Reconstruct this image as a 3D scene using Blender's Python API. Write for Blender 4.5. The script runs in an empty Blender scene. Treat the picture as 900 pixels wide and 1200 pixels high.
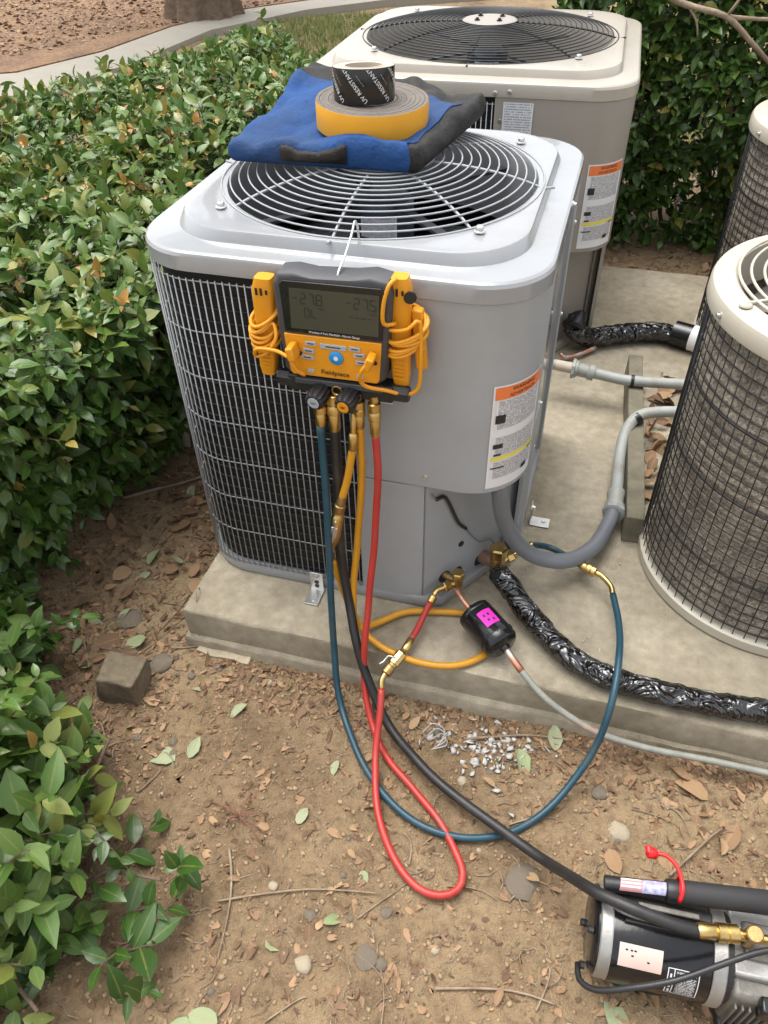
import bpy, bmesh, math, random
import numpy as np
from mathutils import Vector, Matrix, noise
RAD = math.radians
PI = math.pi
rnd = random.Random(11)
nrs = np.random.RandomState(5)
sc = bpy.context.scene
COL = sc.collection

# ------------------------------------------------------------------ camera
cam_d = bpy.data.cameras.new('camera'); cam = bpy.data.objects.new('camera', cam_d); COL.objects.link(cam)
CAM = Vector((.8596, -1.1916, 1.4406))
_r = Vector((.96196, .27255, -.01842)); _u = Vector((-.17129, .65433, .73655)); _f = Vector((-.21280, .70538, -.67613))
M = Matrix.Identity(4)
for i in range(3):
    M[i][0] = _r[i]; M[i][1] = _u[i]; M[i][2] = -_f[i]; M[i][3] = CAM[i]
cam.matrix_world = M
cam_d.sensor_fit = 'HORIZONTAL'; cam_d.sensor_width = 36.0; cam_d.lens = 36.08
cam_d.clip_start = .02; cam_d.clip_end = 500
sc.camera = cam

# ------------------------------------------------------------------ sky and light (overcast)
SUN_EL, SUN_AZ = RAD(74), RAD(-62)
w = bpy.data.worlds.new('World'); sc.world = w; w.use_nodes = True
nt = w.node_tree; bg = nt.nodes['Background']
sky = nt.nodes.new('ShaderNodeTexSky'); sky.sky_type = 'NISHITA'; sky.sun_disc = False
sky.sun_elevation = SUN_EL; sky.sun_rotation = SUN_AZ; sky.air_density = 1.0; sky.dust_density = 4.0; sky.ozone_density = 1.0
hs = nt.nodes.new('ShaderNodeHueSaturation'); hs.inputs['Saturation'].default_value = .22
nt.links.new(sky.outputs[0], hs.inputs['Color']); nt.links.new(hs.outputs[0], bg.inputs[0])
bg.inputs[1].default_value = .15
sun_d = bpy.data.lights.new('sun', 'SUN'); sun_d.energy = 1.1; sun_d.angle = RAD(50); sun_d.color = (1, .965, .91)
sun = bpy.data.objects.new('sun', sun_d); COL.objects.link(sun)
sdir = Vector((math.sin(SUN_AZ) * math.cos(SUN_EL), math.cos(SUN_AZ) * math.cos(SUN_EL), math.sin(SUN_EL)))
sun.rotation_euler = sdir.to_track_quat('Z', 'Y').to_euler()
sc.view_settings.view_transform = 'Standard'; sc.view_settings.look = 'None'
sc.view_settings.exposure = 1.2; sc.view_settings.gamma = 1.0; sc.view_settings.use_curve_mapping = False
sc.cycles.max_bounces = 8; sc.cycles.diffuse_bounces = 3; sc.cycles.glossy_bounces = 4
sc.cycles.transparent_max_bounces = 8; sc.cycles.transmission_bounces = 4

# ------------------------------------------------------------------ materials
MATS = {}
def N(nt, t, **k):
    n = nt.nodes.new('ShaderNode' + t)
    for a, b in k.items():
        if a in n.inputs: n.inputs[a].default_value = b
        else: setattr(n, a, b)
    return n
def mat(name, col, rough=.5, metal=0.0, var=.12, vs=12.0, bump=0.0, bs=120.0, col2=None, c2s=4.0, c2t=.5, c2w=.15, spec=.5, coat=0.0, detail=6, rv=.08):
    """procedural material: base colour with fine noise, an optional second colour in blotches, noise bump"""
    if name in MATS: return MATS[name]
    m = bpy.data.materials.new(name); m.use_nodes = True; nt = m.node_tree; L = nt.links.new
    b = nt.nodes['Principled BSDF']
    tc = N(nt, 'TexCoord'); co = tc.outputs['Object']
    n1 = N(nt, 'TexNoise', Scale=vs, Detail=detail, Roughness=.6); L(co, n1.inputs['Vector'])
    mr = N(nt, 'MapRange'); mr.inputs['From Min'].default_value = .25; mr.inputs['From Max'].default_value = .75
    mr.inputs['To Min'].default_value = 1 - var; mr.inputs['To Max'].default_value = 1 + var
    L(n1.outputs['Fac'], mr.inputs['Value'])
    src = None
    if col2 is not None:
        n2 = N(nt, 'TexNoise', Scale=c2s, Detail=7, Roughness=.65); L(co, n2.inputs['Vector'])
        rp = N(nt, 'MapRange'); rp.inputs['From Min'].default_value = c2t - c2w; rp.inputs['From Max'].default_value = c2t + c2w
        L(n2.outputs['Fac'], rp.inputs['Value'])
        mx = N(nt, 'Mix', data_type='RGBA'); mx.inputs['A'].default_value = (*col, 1); mx.inputs['B'].default_value = (*col2, 1)
        L(rp.outputs['Result'], mx.inputs['Factor']); src = mx.outputs['Result']
    vm = N(nt, 'Mix', data_type='RGBA', blend_type='MULTIPLY'); vm.inputs['Factor'].default_value = 1
    if src: L(src, vm.inputs['A'])
    else: vm.inputs['A'].default_value = (*col, 1)
    L(mr.outputs['Result'], vm.inputs['B']); L(vm.outputs['Result'], b.inputs['Base Color'])
    b.inputs['Metallic'].default_value = metal; b.inputs['Specular IOR Level'].default_value = spec
    b.inputs['Coat Weight'].default_value = coat
    r2 = N(nt, 'MapRange'); r2.inputs['To Min'].default_value = max(.02, rough - rv); r2.inputs['To Max'].default_value = min(1, rough + rv)
    L(n1.outputs['Fac'], r2.inputs['Value']); L(r2.outputs['Result'], b.inputs['Roughness'])
    if bump:
        n3 = N(nt, 'TexNoise', Scale=bs, Detail=5, Roughness=.6); L(co, n3.inputs['Vector'])
        bp = N(nt, 'Bump', Strength=1.0, Distance=bump); L(n3.outputs['Fac'], bp.inputs['Height']); L(bp.outputs['Normal'], b.inputs['Normal'])
    MATS[name] = m
    return m
def leaf_mat(name, stops, rough=.30, trans=.22, veins=True):
    m = bpy.data.materials.new(name); m.use_nodes = True; nt = m.node_tree; L = nt.links.new
    b = nt.nodes['Principled BSDF']; out = nt.nodes['Material Output']
    at = N(nt, 'Attribute', attribute_name='tint')
    cr = N(nt, 'ValToRGB'); els = cr.color_ramp.elements
    while len(els) > 2: els.remove(els[-1])
    els[0].position, els[0].color = stops[0][0], (*stops[0][1], 1)
    els[1].position, els[1].color = stops[-1][0], (*stops[-1][1], 1)
    for p, c in stops[1:-1]:
        e = els.new(p); e.color = (*c, 1)
    L(at.outputs['Fac'], cr.inputs['Fac'])
    tc = N(nt, 'TexCoord'); n1 = N(nt, 'TexNoise', Scale=60.0, Detail=3); L(tc.outputs['Object'], n1.inputs['Vector'])
    mr = N(nt, 'MapRange'); mr.inputs['To Min'].default_value = .72; mr.inputs['To Max'].default_value = 1.28; L(n1.outputs['Fac'], mr.inputs['Value'])
    vm = N(nt, 'Mix', data_type='RGBA', blend_type='MULTIPLY'); vm.inputs['Factor'].default_value = 1
    ea = N(nt, 'Attribute', attribute_name='edge'); rb = N(nt, 'MapRange'); rb.inputs['From Min'].default_value = .02; rb.inputs['From Max'].default_value = .13
    rb.inputs['To Min'].default_value = 1.0; rb.inputs['To Max'].default_value = 0.0; L(ea.outputs['Fac'], rb.inputs['Value'])
    lt = N(nt, 'Mix', data_type='RGBA'); lt.inputs['B'].default_value = (stops[-3][1][0] * .8 + .05, stops[-3][1][1] * .8 + .06, stops[-3][1][2] * .8 + .02, 1)
    rf = N(nt, 'Math', operation='MULTIPLY'); rf.inputs[1].default_value = .45; L(rb.outputs[0], rf.inputs[0]); L(rf.outputs[0], lt.inputs['Factor']); L(cr.outputs['Color'], lt.inputs['A'])
    L(lt.outputs['Result'], vm.inputs['A']); L(mr.outputs['Result'], vm.inputs['B'])
    L(vm.outputs['Result'], b.inputs['Base Color']); b.inputs['Roughness'].default_value = rough
    bp = N(nt, 'Bump', Strength=.5, Distance=.002); L(n1.outputs['Fac'], bp.inputs['Height']); L(bp.outputs['Normal'], b.inputs['Normal'])
    if trans:
        t = N(nt, 'BsdfTranslucent'); L(vm.outputs['Result'], t.inputs['Color'])
        ms = N(nt, 'MixShader'); ms.inputs[0].default_value = trans
        L(b.outputs[0], ms.inputs[1]); L(t.outputs[0], ms.inputs[2]); L(ms.outputs[0], out.inputs['Surface'])
    return m
G_STOPS = [(0, (.030, .060, .012)), (.35, (.050, .115, .020)), (.6, (.086, .165, .030)), (.78, (.140, .205, .042)), (.86, (.27, .27, .065)), (.93, (.46, .25, .065)), (1, (.40, .17, .07))]
M_leaf = leaf_mat('hedge_leaf', G_STOPS)
M_dead = leaf_mat('dead_leaf', [(0, (.10, .055, .03)), (.35, (.19, .11, .06)), (.6, (.30, .18, .095)), (.8, (.40, .26, .14)), (.9, (.33, .36, .22)), (1, (.20, .27, .09))], rough=.75, trans=.05)
M_grey = mat('grey_enamel', (.30, .31, .32), .20, var=.05, vs=5, bump=.00025, bs=350, spec=.6, coat=.5, col2=(.265, .268, .268), c2s=5, c2t=.55, c2w=.1, rv=.10)
M_greyp = mat('grey_enamel_satin', (.340, .356, .368), .45, var=.05, vs=4, bump=.0003, bs=40, col2=(.318, .326, .330), c2s=3.5, c2t=.54, c2w=.12)
M_wire = mat('grey_wire', (.33, .34, .35), .35, var=.06)
M_beige = mat('beige_enamel', (.385, .35, .295), .30, var=.06, vs=6, bump=.0003, bs=300, col2=(.31, .27, .21), c2s=9, c2t=.68, c2w=.1)
M_beiged = mat('beige_panel', (.315, .285, .245), .42, var=.05, vs=3, bump=.0002, bs=300)
M_black = mat('black_wire', (.012, .012, .013), .42, var=.2)
M_row = mat('coil_row', (.010, .010, .011), .5, var=.3)
M_coil = mat('black_coil', (.004, .004, .005), .6, var=.3, vs=30)
M_dark = mat('dark_cavity', (.02, .023, .028), .6, var=.2)
M_concrete = mat('concrete', (.425, .372, .280), .85, var=.22, vs=34, bump=.003, bs=300, col2=(.250, .213, .148), c2s=2.9, c2t=.54, c2w=.16, spec=.25, detail=9)
M_cream = mat('cream_enamel', (.47, .435, .35), .42, var=.06, vs=7, bump=.0003, bs=200, col2=(.42, .36, .26), c2s=14, c2t=.70, c2w=.08)
M_brass = mat('brass', (.60, .42, .16), .30, 1.0, var=.18, vs=40, bump=.0004, bs=200)
M_brassd = mat('dull_brass', (.42, .28, .12), .42, 1.0, var=.25, vs=50, bump=.0005, bs=220)
M_copper = mat('copper', (.58, .27, .17), .45, .85, var=.25, vs=30, col2=(.50, .42, .36), c2s=25, c2t=.52, c2w=.08)
M_oxid = mat('weathered_copper', (.27, .272, .235), .6, .15, var=.2, vs=40, col2=(.42, .25, .17), c2s=11, c2t=.64, c2w=.05)
M_steel = mat('zinc_steel', (.62, .62, .60), .38, .9, var=.15, vs=40)
M_blue = mat('blue_hose', (.012, .055, .082), .42, var=.14, vs=20, bump=.0003, bs=300, col2=(.035, .065, .078), c2s=14, c2t=.6, c2w=.1)
M_red = mat('red_hose', (.40, .032, .024), .42, var=.14, vs=20, bump=.0003, bs=300, col2=(.33, .06, .045), c2s=14, c2t=.6, c2w=.1)
M_yel = mat('yellow_hose', (.58, .27, .015), .38, var=.12, vs=20, bump=.0003, bs=300)
M_bhose = mat('black_hose', (.018, .017, .017), .45, var=.25, vs=30, bump=.0004, bs=200, col2=(.045, .038, .03), c2s=12, c2t=.6, c2w=.1)
M_yplas = mat('yellow_plastic', (.72, .30, .012), .40, var=.08, vs=12, bump=.0002, bs=300)
M_rubber = mat('grey_rubber', (.055, .055, .06), .55, var=.12, vs=14, bump=.0004, bs=500)
M_bplas = mat('black_plastic', (.016, .016, .017), .42, var=.2, vs=20, bump=.0003, bs=300)
M_gloss = mat('gloss_black', (.010, .010, .011), .16, var=.2, vs=14, bump=.0004, bs=60)
M_pink = mat('pink_sticker', (.80, .02, .48), .5, var=.06)
M_white = mat('white_print', (.74, .74, .74), .5, var=.05)
M_ink = mat('black_print', (.02, .02, .022), .5, var=.1)
M_conduit = mat('grey_conduit', (.155, .165, .18), .38, var=.08, vs=10, bump=.0003, bs=200)
M_pvc = mat('pale_conduit', (.33, .345, .325), .5, var=.10, vs=14, col2=(.25, .24, .19), c2s=9, c2t=.6, c2w=.1)
M_wood = mat('weathered_wood', (.20, .175, .125), .85, var=.3, vs=18, bump=.002, bs=90, col2=(.13, .12, .08), c2s=8)
M_blockw = mat('old_wood_block', (.19, .155, .10), .85, var=.35, vs=45, bump=.004, bs=90, col2=(.11, .085, .055), c2s=9)
M_bark = mat('bark', (.15, .105, .07), .9, var=.35, vs=20, bump=.02, bs=16)
M_stem = mat('hedge_stem', (.13, .09, .06), .85, var=.3, vs=40, bump=.002, bs=90)
M_twig = mat('dry_twig', (.22, .15, .095), .85, var=.3, vs=40, col2=(.30, .24, .17), c2s=10)
M_stone = mat('stone', (.24, .185, .12), .85, var=.25, vs=40, bump=.002, bs=120, col2=(.20, .175, .14), c2s=12)
M_stonep = mat('pale_stone', (.40, .335, .235), .85, var=.2, vs=50, bump=.001, bs=150)
M_chip = mat('white_chip', (.46, .44, .40), .8, var=.12, vs=60)
M_bagb = mat('blue_canvas', (.020, .066, .20), .78, var=.18, vs=9, bump=.010, bs=22, col2=(.034, .062, .130), c2s=5, c2t=.55, c2w=.12, spec=.2)
M_bagk = mat('black_canvas', (.017, .0165, .016), .65, var=.25, vs=9, bump=.009, bs=24, col2=(.045, .036, .028), c2s=7, c2t=.6, c2w=.1, spec=.3)
M_tapey = mat('yellow_liner', (.76, .36, .02), .42, var=.05, vs=8)
M_foam = mat('grey_foam', (.16, .14, .12), .85, var=.2, vs=60, bump=.002, bs=150)
M_card = mat('cardboard_core', (.52, .45, .36), .75, var=.1, vs=30)
M_alu = mat('cast_aluminium', (.40, .39, .365), .45, .7, var=.15, vs=30, bump=.0006, bs=160)
M_alud = mat('dull_cast_metal', (.17, .16, .14), .5, .4, var=.2, vs=25, bump=.001, bs=120)
M_lcd = mat('lcd', (.055, .059, .042), .22, var=.08, vs=6)
M_bluebtn = mat('blue_button', (.02, .26, .62), .4, var=.05)
M_greybtn = mat('grey_button', (.36, .40, .44), .45, var=.05)
M_redp = mat('red_plastic', (.68, .012, .015), .35, var=.08)
M_orange = mat('orange_print', (.78, .20, .055), .5, var=.04)
M_yprint = mat('yellow_print', (.78, .66, .10), .5, var=.04)
M_blade = mat('fan_blade', (.13, .135, .14), .5, .3, var=.15)
M_motor = mat('motor_blue', (.05, .068, .088), .4, .3, var=.1)
M_mulch = mat('mulch', (.28, .165, .088), .95, var=.5, vs=38, bump=.01, bs=60, col2=(.17, .10, .058), c2s=3)
M_path = mat('path_concrete', (.33, .30, .245), .85, var=.08, vs=5, bump=.001, bs=120)

def wrap_tape():     # shiny black film wound round a pipe: hard creases
    m = bpy.data.materials.new('black_tape_wrap'); m.use_nodes = True; nt = m.node_tree; L = nt.links.new
    b = nt.nodes['Principled BSDF']; b.inputs['Base Color'].default_value = (.006, .006, .0065, 1); b.inputs['Roughness'].default_value = .13; b.inputs['IOR'].default_value = 1.8
    b.inputs['Specular IOR Level'].default_value = .5
    tc = N(nt, 'TexCoord'); n2 = N(nt, 'TexNoise', Scale=17.0, Detail=1.6, Roughness=.5, Distortion=2.0)
    mp = N(nt, 'Mapping'); mp.inputs['Scale'].default_value = (1, 1.5, 1.0); mp.inputs['Rotation'].default_value = (.4, .3, .5)
    L(tc.outputs['Object'], mp.inputs['Vector']); L(mp.outputs[0], n2.inputs['Vector'])
    bp = N(nt, 'Bump', Strength=1.0, Distance=.026); L(n2.outputs['Fac'], bp.inputs['Height']); L(bp.outputs['Normal'], b.inputs['Normal'])
    return m
M_wrap = wrap_tape()
def print_lines(name, paper, ink, su, sv, fill=.62):      # rows of unreadable small print, laid out on the sheet's own uv
    m = bpy.data.materials.new(name); m.use_nodes = True; nt = m.node_tree; L = nt.links.new
    b = nt.nodes['Principled BSDF']; b.inputs['Roughness'].default_value = .45
    uv = N(nt, 'UVMap'); sp = N(nt, 'SeparateXYZ'); L(uv.outputs[0], sp.inputs[0])
    def mth(op, a, bb):
        n = N(nt, 'Math', operation=op)
        for i, q in enumerate((a, bb)):
            if q is None: continue
            if isinstance(q, (int, float)): n.inputs[i].default_value = q
            else: L(q, n.inputs[i])
        return n.outputs[0]
    row = mth('FLOOR', mth('MULTIPLY', sp.outputs['Y'], sv), None)
    fr = mth('FRACT', mth('MULTIPLY', sp.outputs['Y'], sv), None)
    cb = N(nt, 'CombineXYZ'); L(mth('MULTIPLY', sp.outputs['X'], su), cb.inputs[0]); L(mth('MULTIPLY', row, 7.31), cb.inputs[1])
    wn = N(nt, 'TexNoise', Scale=1.0, Detail=1); L(cb.outputs[0], wn.inputs['Vector'])
    inword = mth('GREATER_THAN', wn.outputs['Fac'], .42)
    inrow = mth('LESS_THAN', fr, fill)
    cb2 = N(nt, 'CombineXYZ'); L(mth('MULTIPLY', row, .37), cb2.inputs[0])
    ed = mth('MULTIPLY', mth('GREATER_THAN', sp.outputs['X'], .05), mth('LESS_THAN', sp.outputs['X'], .95))
    fac = mth('MULTIPLY', mth('MULTIPLY', inword, inrow), ed)
    mx = N(nt, 'Mix', data_type='RGBA'); mx.inputs['A'].default_value = (*paper, 1); mx.inputs['B'].default_value = (*ink, 1)
    L(fac, mx.inputs['Factor']); L(mx.outputs['Result'], b.inputs['Base Color'])
    return m
M_print = print_lines('small_print', (.72, .72, .73), (.20, .20, .22), 42, 34)
M_printw = print_lines('data_plate_print', (.66, .67, .69), (.30, .31, .34), 22, 16, .5)
M_printk = print_lines('white_on_black_print', (.02, .02, .02), (.62, .62, .62), 16, 12, .5)

# ------------------------------------------------------------------ mesh helpers
def props(o, label=None, cat=None, group=None, kind=None):
    if label: o['label'] = label
    if cat: o['category'] = cat
    if group: o['group'] = group
    if kind: o['kind'] = kind
    return o
def empty(name, loc, label, cat, group=None, rotz=0, local=False):
    o = bpy.data.objects.new(name, None); COL.objects.link(o); o.location = loc; o.rotation_euler = (0, 0, rotz)
    o.empty_display_size = .05
    if local: LOCAL.add(o.name)
    return props(o, label, cat, group)
LOCAL = set()      # things whose parts are modelled in the thing's own coordinates
def put(name, me, mt, parent=None, loc=None):
    o = bpy.data.objects.new(name, me); COL.objects.link(o)
    if mt and not me.materials: me.materials.append(mt)
    if parent:
        o.parent = parent
        if parent.name in LOCAL: LOCAL.add(o.name)
        elif parent.type == 'EMPTY': o.matrix_parent_inverse = Matrix.LocRotScale(parent.location, parent.rotation_euler, None).inverted()
    if loc is not None: o.location = loc
    return o
class MB:
    def __init__(s): s.v = []; s.f = []
    def add(s, vs, fs):
        k = len(s.v); s.v += [tuple(v) for v in vs]; s.f += [tuple(i + k for i in f) for f in fs]; return s
    def box(s, c, d, rot=None):
        vs = [Vector((x * d[0] / 2, y * d[1] / 2, z * d[2] / 2)) for z in (-1, 1) for y in (-1, 1) for x in (-1, 1)]
        if rot is not None: vs = [rot @ v for v in vs]
        vs = [v + Vector(c) for v in vs]
        return s.add(vs, [(0, 2, 3, 1), (4, 5, 7, 6), (0, 1, 5, 4), (2, 6, 7, 3), (0, 4, 6, 2), (1, 3, 7, 5)])
    def tube(s, pts, r, n=8, closed=False, caps=True, wob=0.0):
        P = [Vector(p) for p in pts]; m = len(P)
        rr = r if isinstance(r, (list, tuple)) else [r] * m
        T = []
        for i in range(m):
            a = P[(i - 1) % m] if (closed or i > 0) else P[i]; b = P[(i + 1) % m] if (closed or i < m - 1) else P[i]
            T.append((b - a).normalized())
        up = Vector((0, 0, 1)) if abs(T[0].z) < .9 else Vector((1, 0, 0))
        nx = T[0].cross(up).normalized(); vs = []
        for i in range(m):
            nx = (nx - T[i] * nx.dot(T[i])).normalized(); ny = T[i].cross(nx)
            for k in range(n):
                a = 2 * PI * k / n; q = rr[i]
                if wob: q *= 1 + wob * noise.noise(Vector((P[i].x * 60 + math.cos(a) * 1.5, P[i].y * 60 + math.sin(a) * 1.5, P[i].z * 60)))
                vs.append(P[i] + (nx * math.cos(a) + ny * math.sin(a)) * q)
        fs = []
        for i in range(m if closed else m - 1):
            j = (i + 1) % m
            for k in range(n):
                l = (k + 1) % n; fs.append((i * n + k, i * n + l, j * n + l, j * n + k))
        if caps and not closed:
            fs.append(tuple(range(n))[::-1]); fs.append(tuple(range((m - 1) * n, m * n)))
        return s.add(vs, fs)
    def lathe(s, prof, n=32, o=(0, 0, 0), axis=(0, 0, 1), cap0=True, cap1=True, rfun=None):
        q = Vector((0, 0, 1)).rotation_difference(Vector(axis).normalized()); o = Vector(o); vs = []; fs = []
        for r, z in prof:
            for k in range(n):
                a = 2 * PI * k / n; g = rfun(a, z) if rfun else 1
                vs.append(o + q @ Vector((r * g * math.cos(a), r * g * math.sin(a), z)))
        for i in range(len(prof) - 1):
            for k in range(n):
                l = (k + 1) % n; fs.append((i * n + k, i * n + l, (i + 1) * n + l, (i + 1) * n + k))
        if cap0: fs.append(tuple(range(n))[::-1])
        if cap1: fs.append(tuple(range((len(prof) - 1) * n, len(prof) * n)))
        return s.add(vs, fs)
    def prism(s, poly, z0, z1):
        n = len(poly); vs = [(x, y, z0) for x, y in poly] + [(x, y, z1) for x, y in poly]
        fs = [tuple(range(n))[::-1], tuple(range(n, 2 * n))] + [(i, (i + 1) % n, n + (i + 1) % n, n + i) for i in range(n)]
        return s.add(vs, fs)
    def loft(s, rings, close_last=False, close_first=False):
        n = len(rings[0]); vs = [p for r in rings for p in r]; fs = []
        for i in range(len(rings) - 1):
            for k in range(n):
                l = (k + 1) % n; fs.append((i * n + k, i * n + l, (i + 1) * n + l, (i + 1) * n + k))
        if close_first: fs.append(tuple(range(n))[::-1])
        if close_last: fs.append(tuple(range((len(rings) - 1) * n, len(rings) * n)))
        return s.add(vs, fs)
    def build(s, name, mt, parent=None, smooth=None, bev=0, seg=2, sub=0):
        me = bpy.data.meshes.new(name); me.from_pydata(s.v, [], s.f)
        bm = bmesh.new(); bm.from_mesh(me); bmesh.ops.recalc_face_normals(bm, faces=bm.faces); bm.to_mesh(me); bm.free()
        o = put(name, me, mt, parent)
        if smooth: shade(me, smooth)
        if bev:
            b = o.modifiers.new('bevel', 'BEVEL'); b.width = bev; b.segments = seg; b.limit_method = 'ANGLE'; b.angle_limit = RAD(40)
            shade(me, 40)
        if sub:
            b = o.modifiers.new('sub', 'SUBSURF'); b.levels = sub; b.render_levels = sub
        return o
def shade(me, ang):
    for p in me.polygons: p.use_smooth = True
    if ang < 180: me.set_sharp_from_angle(angle=RAD(ang))
def spline(P, step=.012, closed=False):
    P = [Vector(p) for p in P]; out = []; n = len(P)
    for i in range(n if closed else n - 1):
        a = P[(i - 1) % n] if (closed or i > 0) else P[0] * 2 - P[1]
        b, c = P[i], P[(i + 1) % n]
        d = P[(i + 2) % n] if (closed or i < n - 2) else P[-1] * 2 - P[-2]
        m = max(2, int((c - b).length / step))
        for k in range(m):
            t = k / m
            out.append(.5 * (2 * b + (c - a) * t + (2 * a - 5 * b + 4 * c - d) * t * t + (3 * b - a - 3 * c + d) * t ** 3))
    if not closed: out.append(P[-1])
    return out
def rrect(x0, y0, x1, y1, r, z, nc=10, ns=8):
    out = []
    for cx, cy, a0 in ((x1 - r, y0 + r, -90), (x1 - r, y1 - r, 0), (x0 + r, y1 - r, 90), (x0 + r, y0 + r, 180)):
        for k in range(nc + 1):
            a = RAD(a0 + 90 * k / nc); out.append(Vector((cx + r * math.cos(a), cy + r * math.sin(a), z)))
        nxt = {-90: (x1, y1 - r), 0: (x0 + r, y1), 90: (x0, y0 + r), 180: (x1 - r, y0)}[a0]
        p = out[-1]; q = Vector((nxt[0], nxt[1], z))
        for k in range(1, ns): out.append(p.lerp(q, k / ns))
    return out
def uvquad(name, P, mt, parent, nx=1, nv=1):
    """sheet with its own uv; P(u,v)->point"""
    vs = []; fs = []
    for j in range(nv + 1):
        for i in range(nx + 1): vs.append(tuple(P(i / nx, j / nv)))
    for j in range(nv):
        for i in range(nx): k = j * (nx + 1) + i; fs.append((k, k + 1, k + nx + 2, k + nx + 1))
    me = bpy.data.meshes.new(name); me.from_pydata(vs, [], fs); uv = me.uv_layers.new(name='UVMap')
    for p in me.polygons:
        for li in p.loop_indices:
            k = me.loops[li].vertex_index; uv.data[li].uv = ((k % (nx + 1)) / nx, k // (nx + 1) / nv)
    return put(name, me, mt, parent)
def text_mesh(s, size, extr=.0002):
    c = bpy.data.curves.new('lettering', 'FONT'); c.body = s; c.size = size; c.extrude = extr; c.align_x = 'CENTER'; c.align_y = 'CENTER'; c.resolution_u = 3
    o = bpy.data.objects.new('lettering', c); COL.objects.link(o)
    dg = bpy.context.evaluated_depsgraph_get(); me = bpy.data.meshes.new_from_object(o.evaluated_get(dg))
    bpy.data.objects.remove(o); bpy.data.curves.remove(c); me.materials.clear()
    return me
def text(s, size, mt, parent, pos, right=(1, 0, 0), up=(0, 0, 1), name='lettering'):
    me = text_mesh(s, size); r = Vector(right).normalized(); u = Vector(up).normalized(); n = r.cross(u)
    for v in me.vertices: v.co = Vector(pos) + r * v.co.x + u * v.co.y + n * v.co.z
    return put(name, me, mt, parent)
def joinmesh(name, V, F, mt, tint=None, parent=None, smooth=False, mid=None):
    """V: (n,k,3) verts of n alike pieces, F: faces of one piece"""
    n, k, _ = V.shape; me = bpy.data.meshes.new(name)
    lens = [len(f) for f in F]; tot = sum(lens)
    me.vertices.add(n * k); me.vertices.foreach_set('co', V.astype(np.float32).ravel())
    fl = np.concatenate([np.array(f) for f in F]); loops = (fl[None, :] + (np.arange(n) * k)[:, None]).ravel()
    me.loops.add(n * tot); me.loops.foreach_set('vertex_index', loops.astype(np.int32))
    st = np.concatenate([[0], np.cumsum(lens)[:-1]]); starts = (st[None, :] + (np.arange(n) * tot)[:, None]).ravel()
    me.polygons.add(n * len(F)); me.polygons.foreach_set('loop_start', starts.astype(np.int32))
    me.update(calc_edges=True)
    if tint is not None:
        a = me.attributes.new('tint', 'FLOAT', 'FACE'); a.data.foreach_set('value', np.repeat(tint, len(F)).astype(np.float32))
    if mid is not None:
        a = me.attributes.new('edge', 'FLOAT', 'POINT'); a.data.foreach_set('value', np.tile(np.array(mid, dtype=np.float32), n))
    if smooth: me.polygons.foreach_set('use_smooth', np.ones(n * len(F), dtype=bool))
    me.validate()
    return put(name, me, mt, parent)

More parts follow.
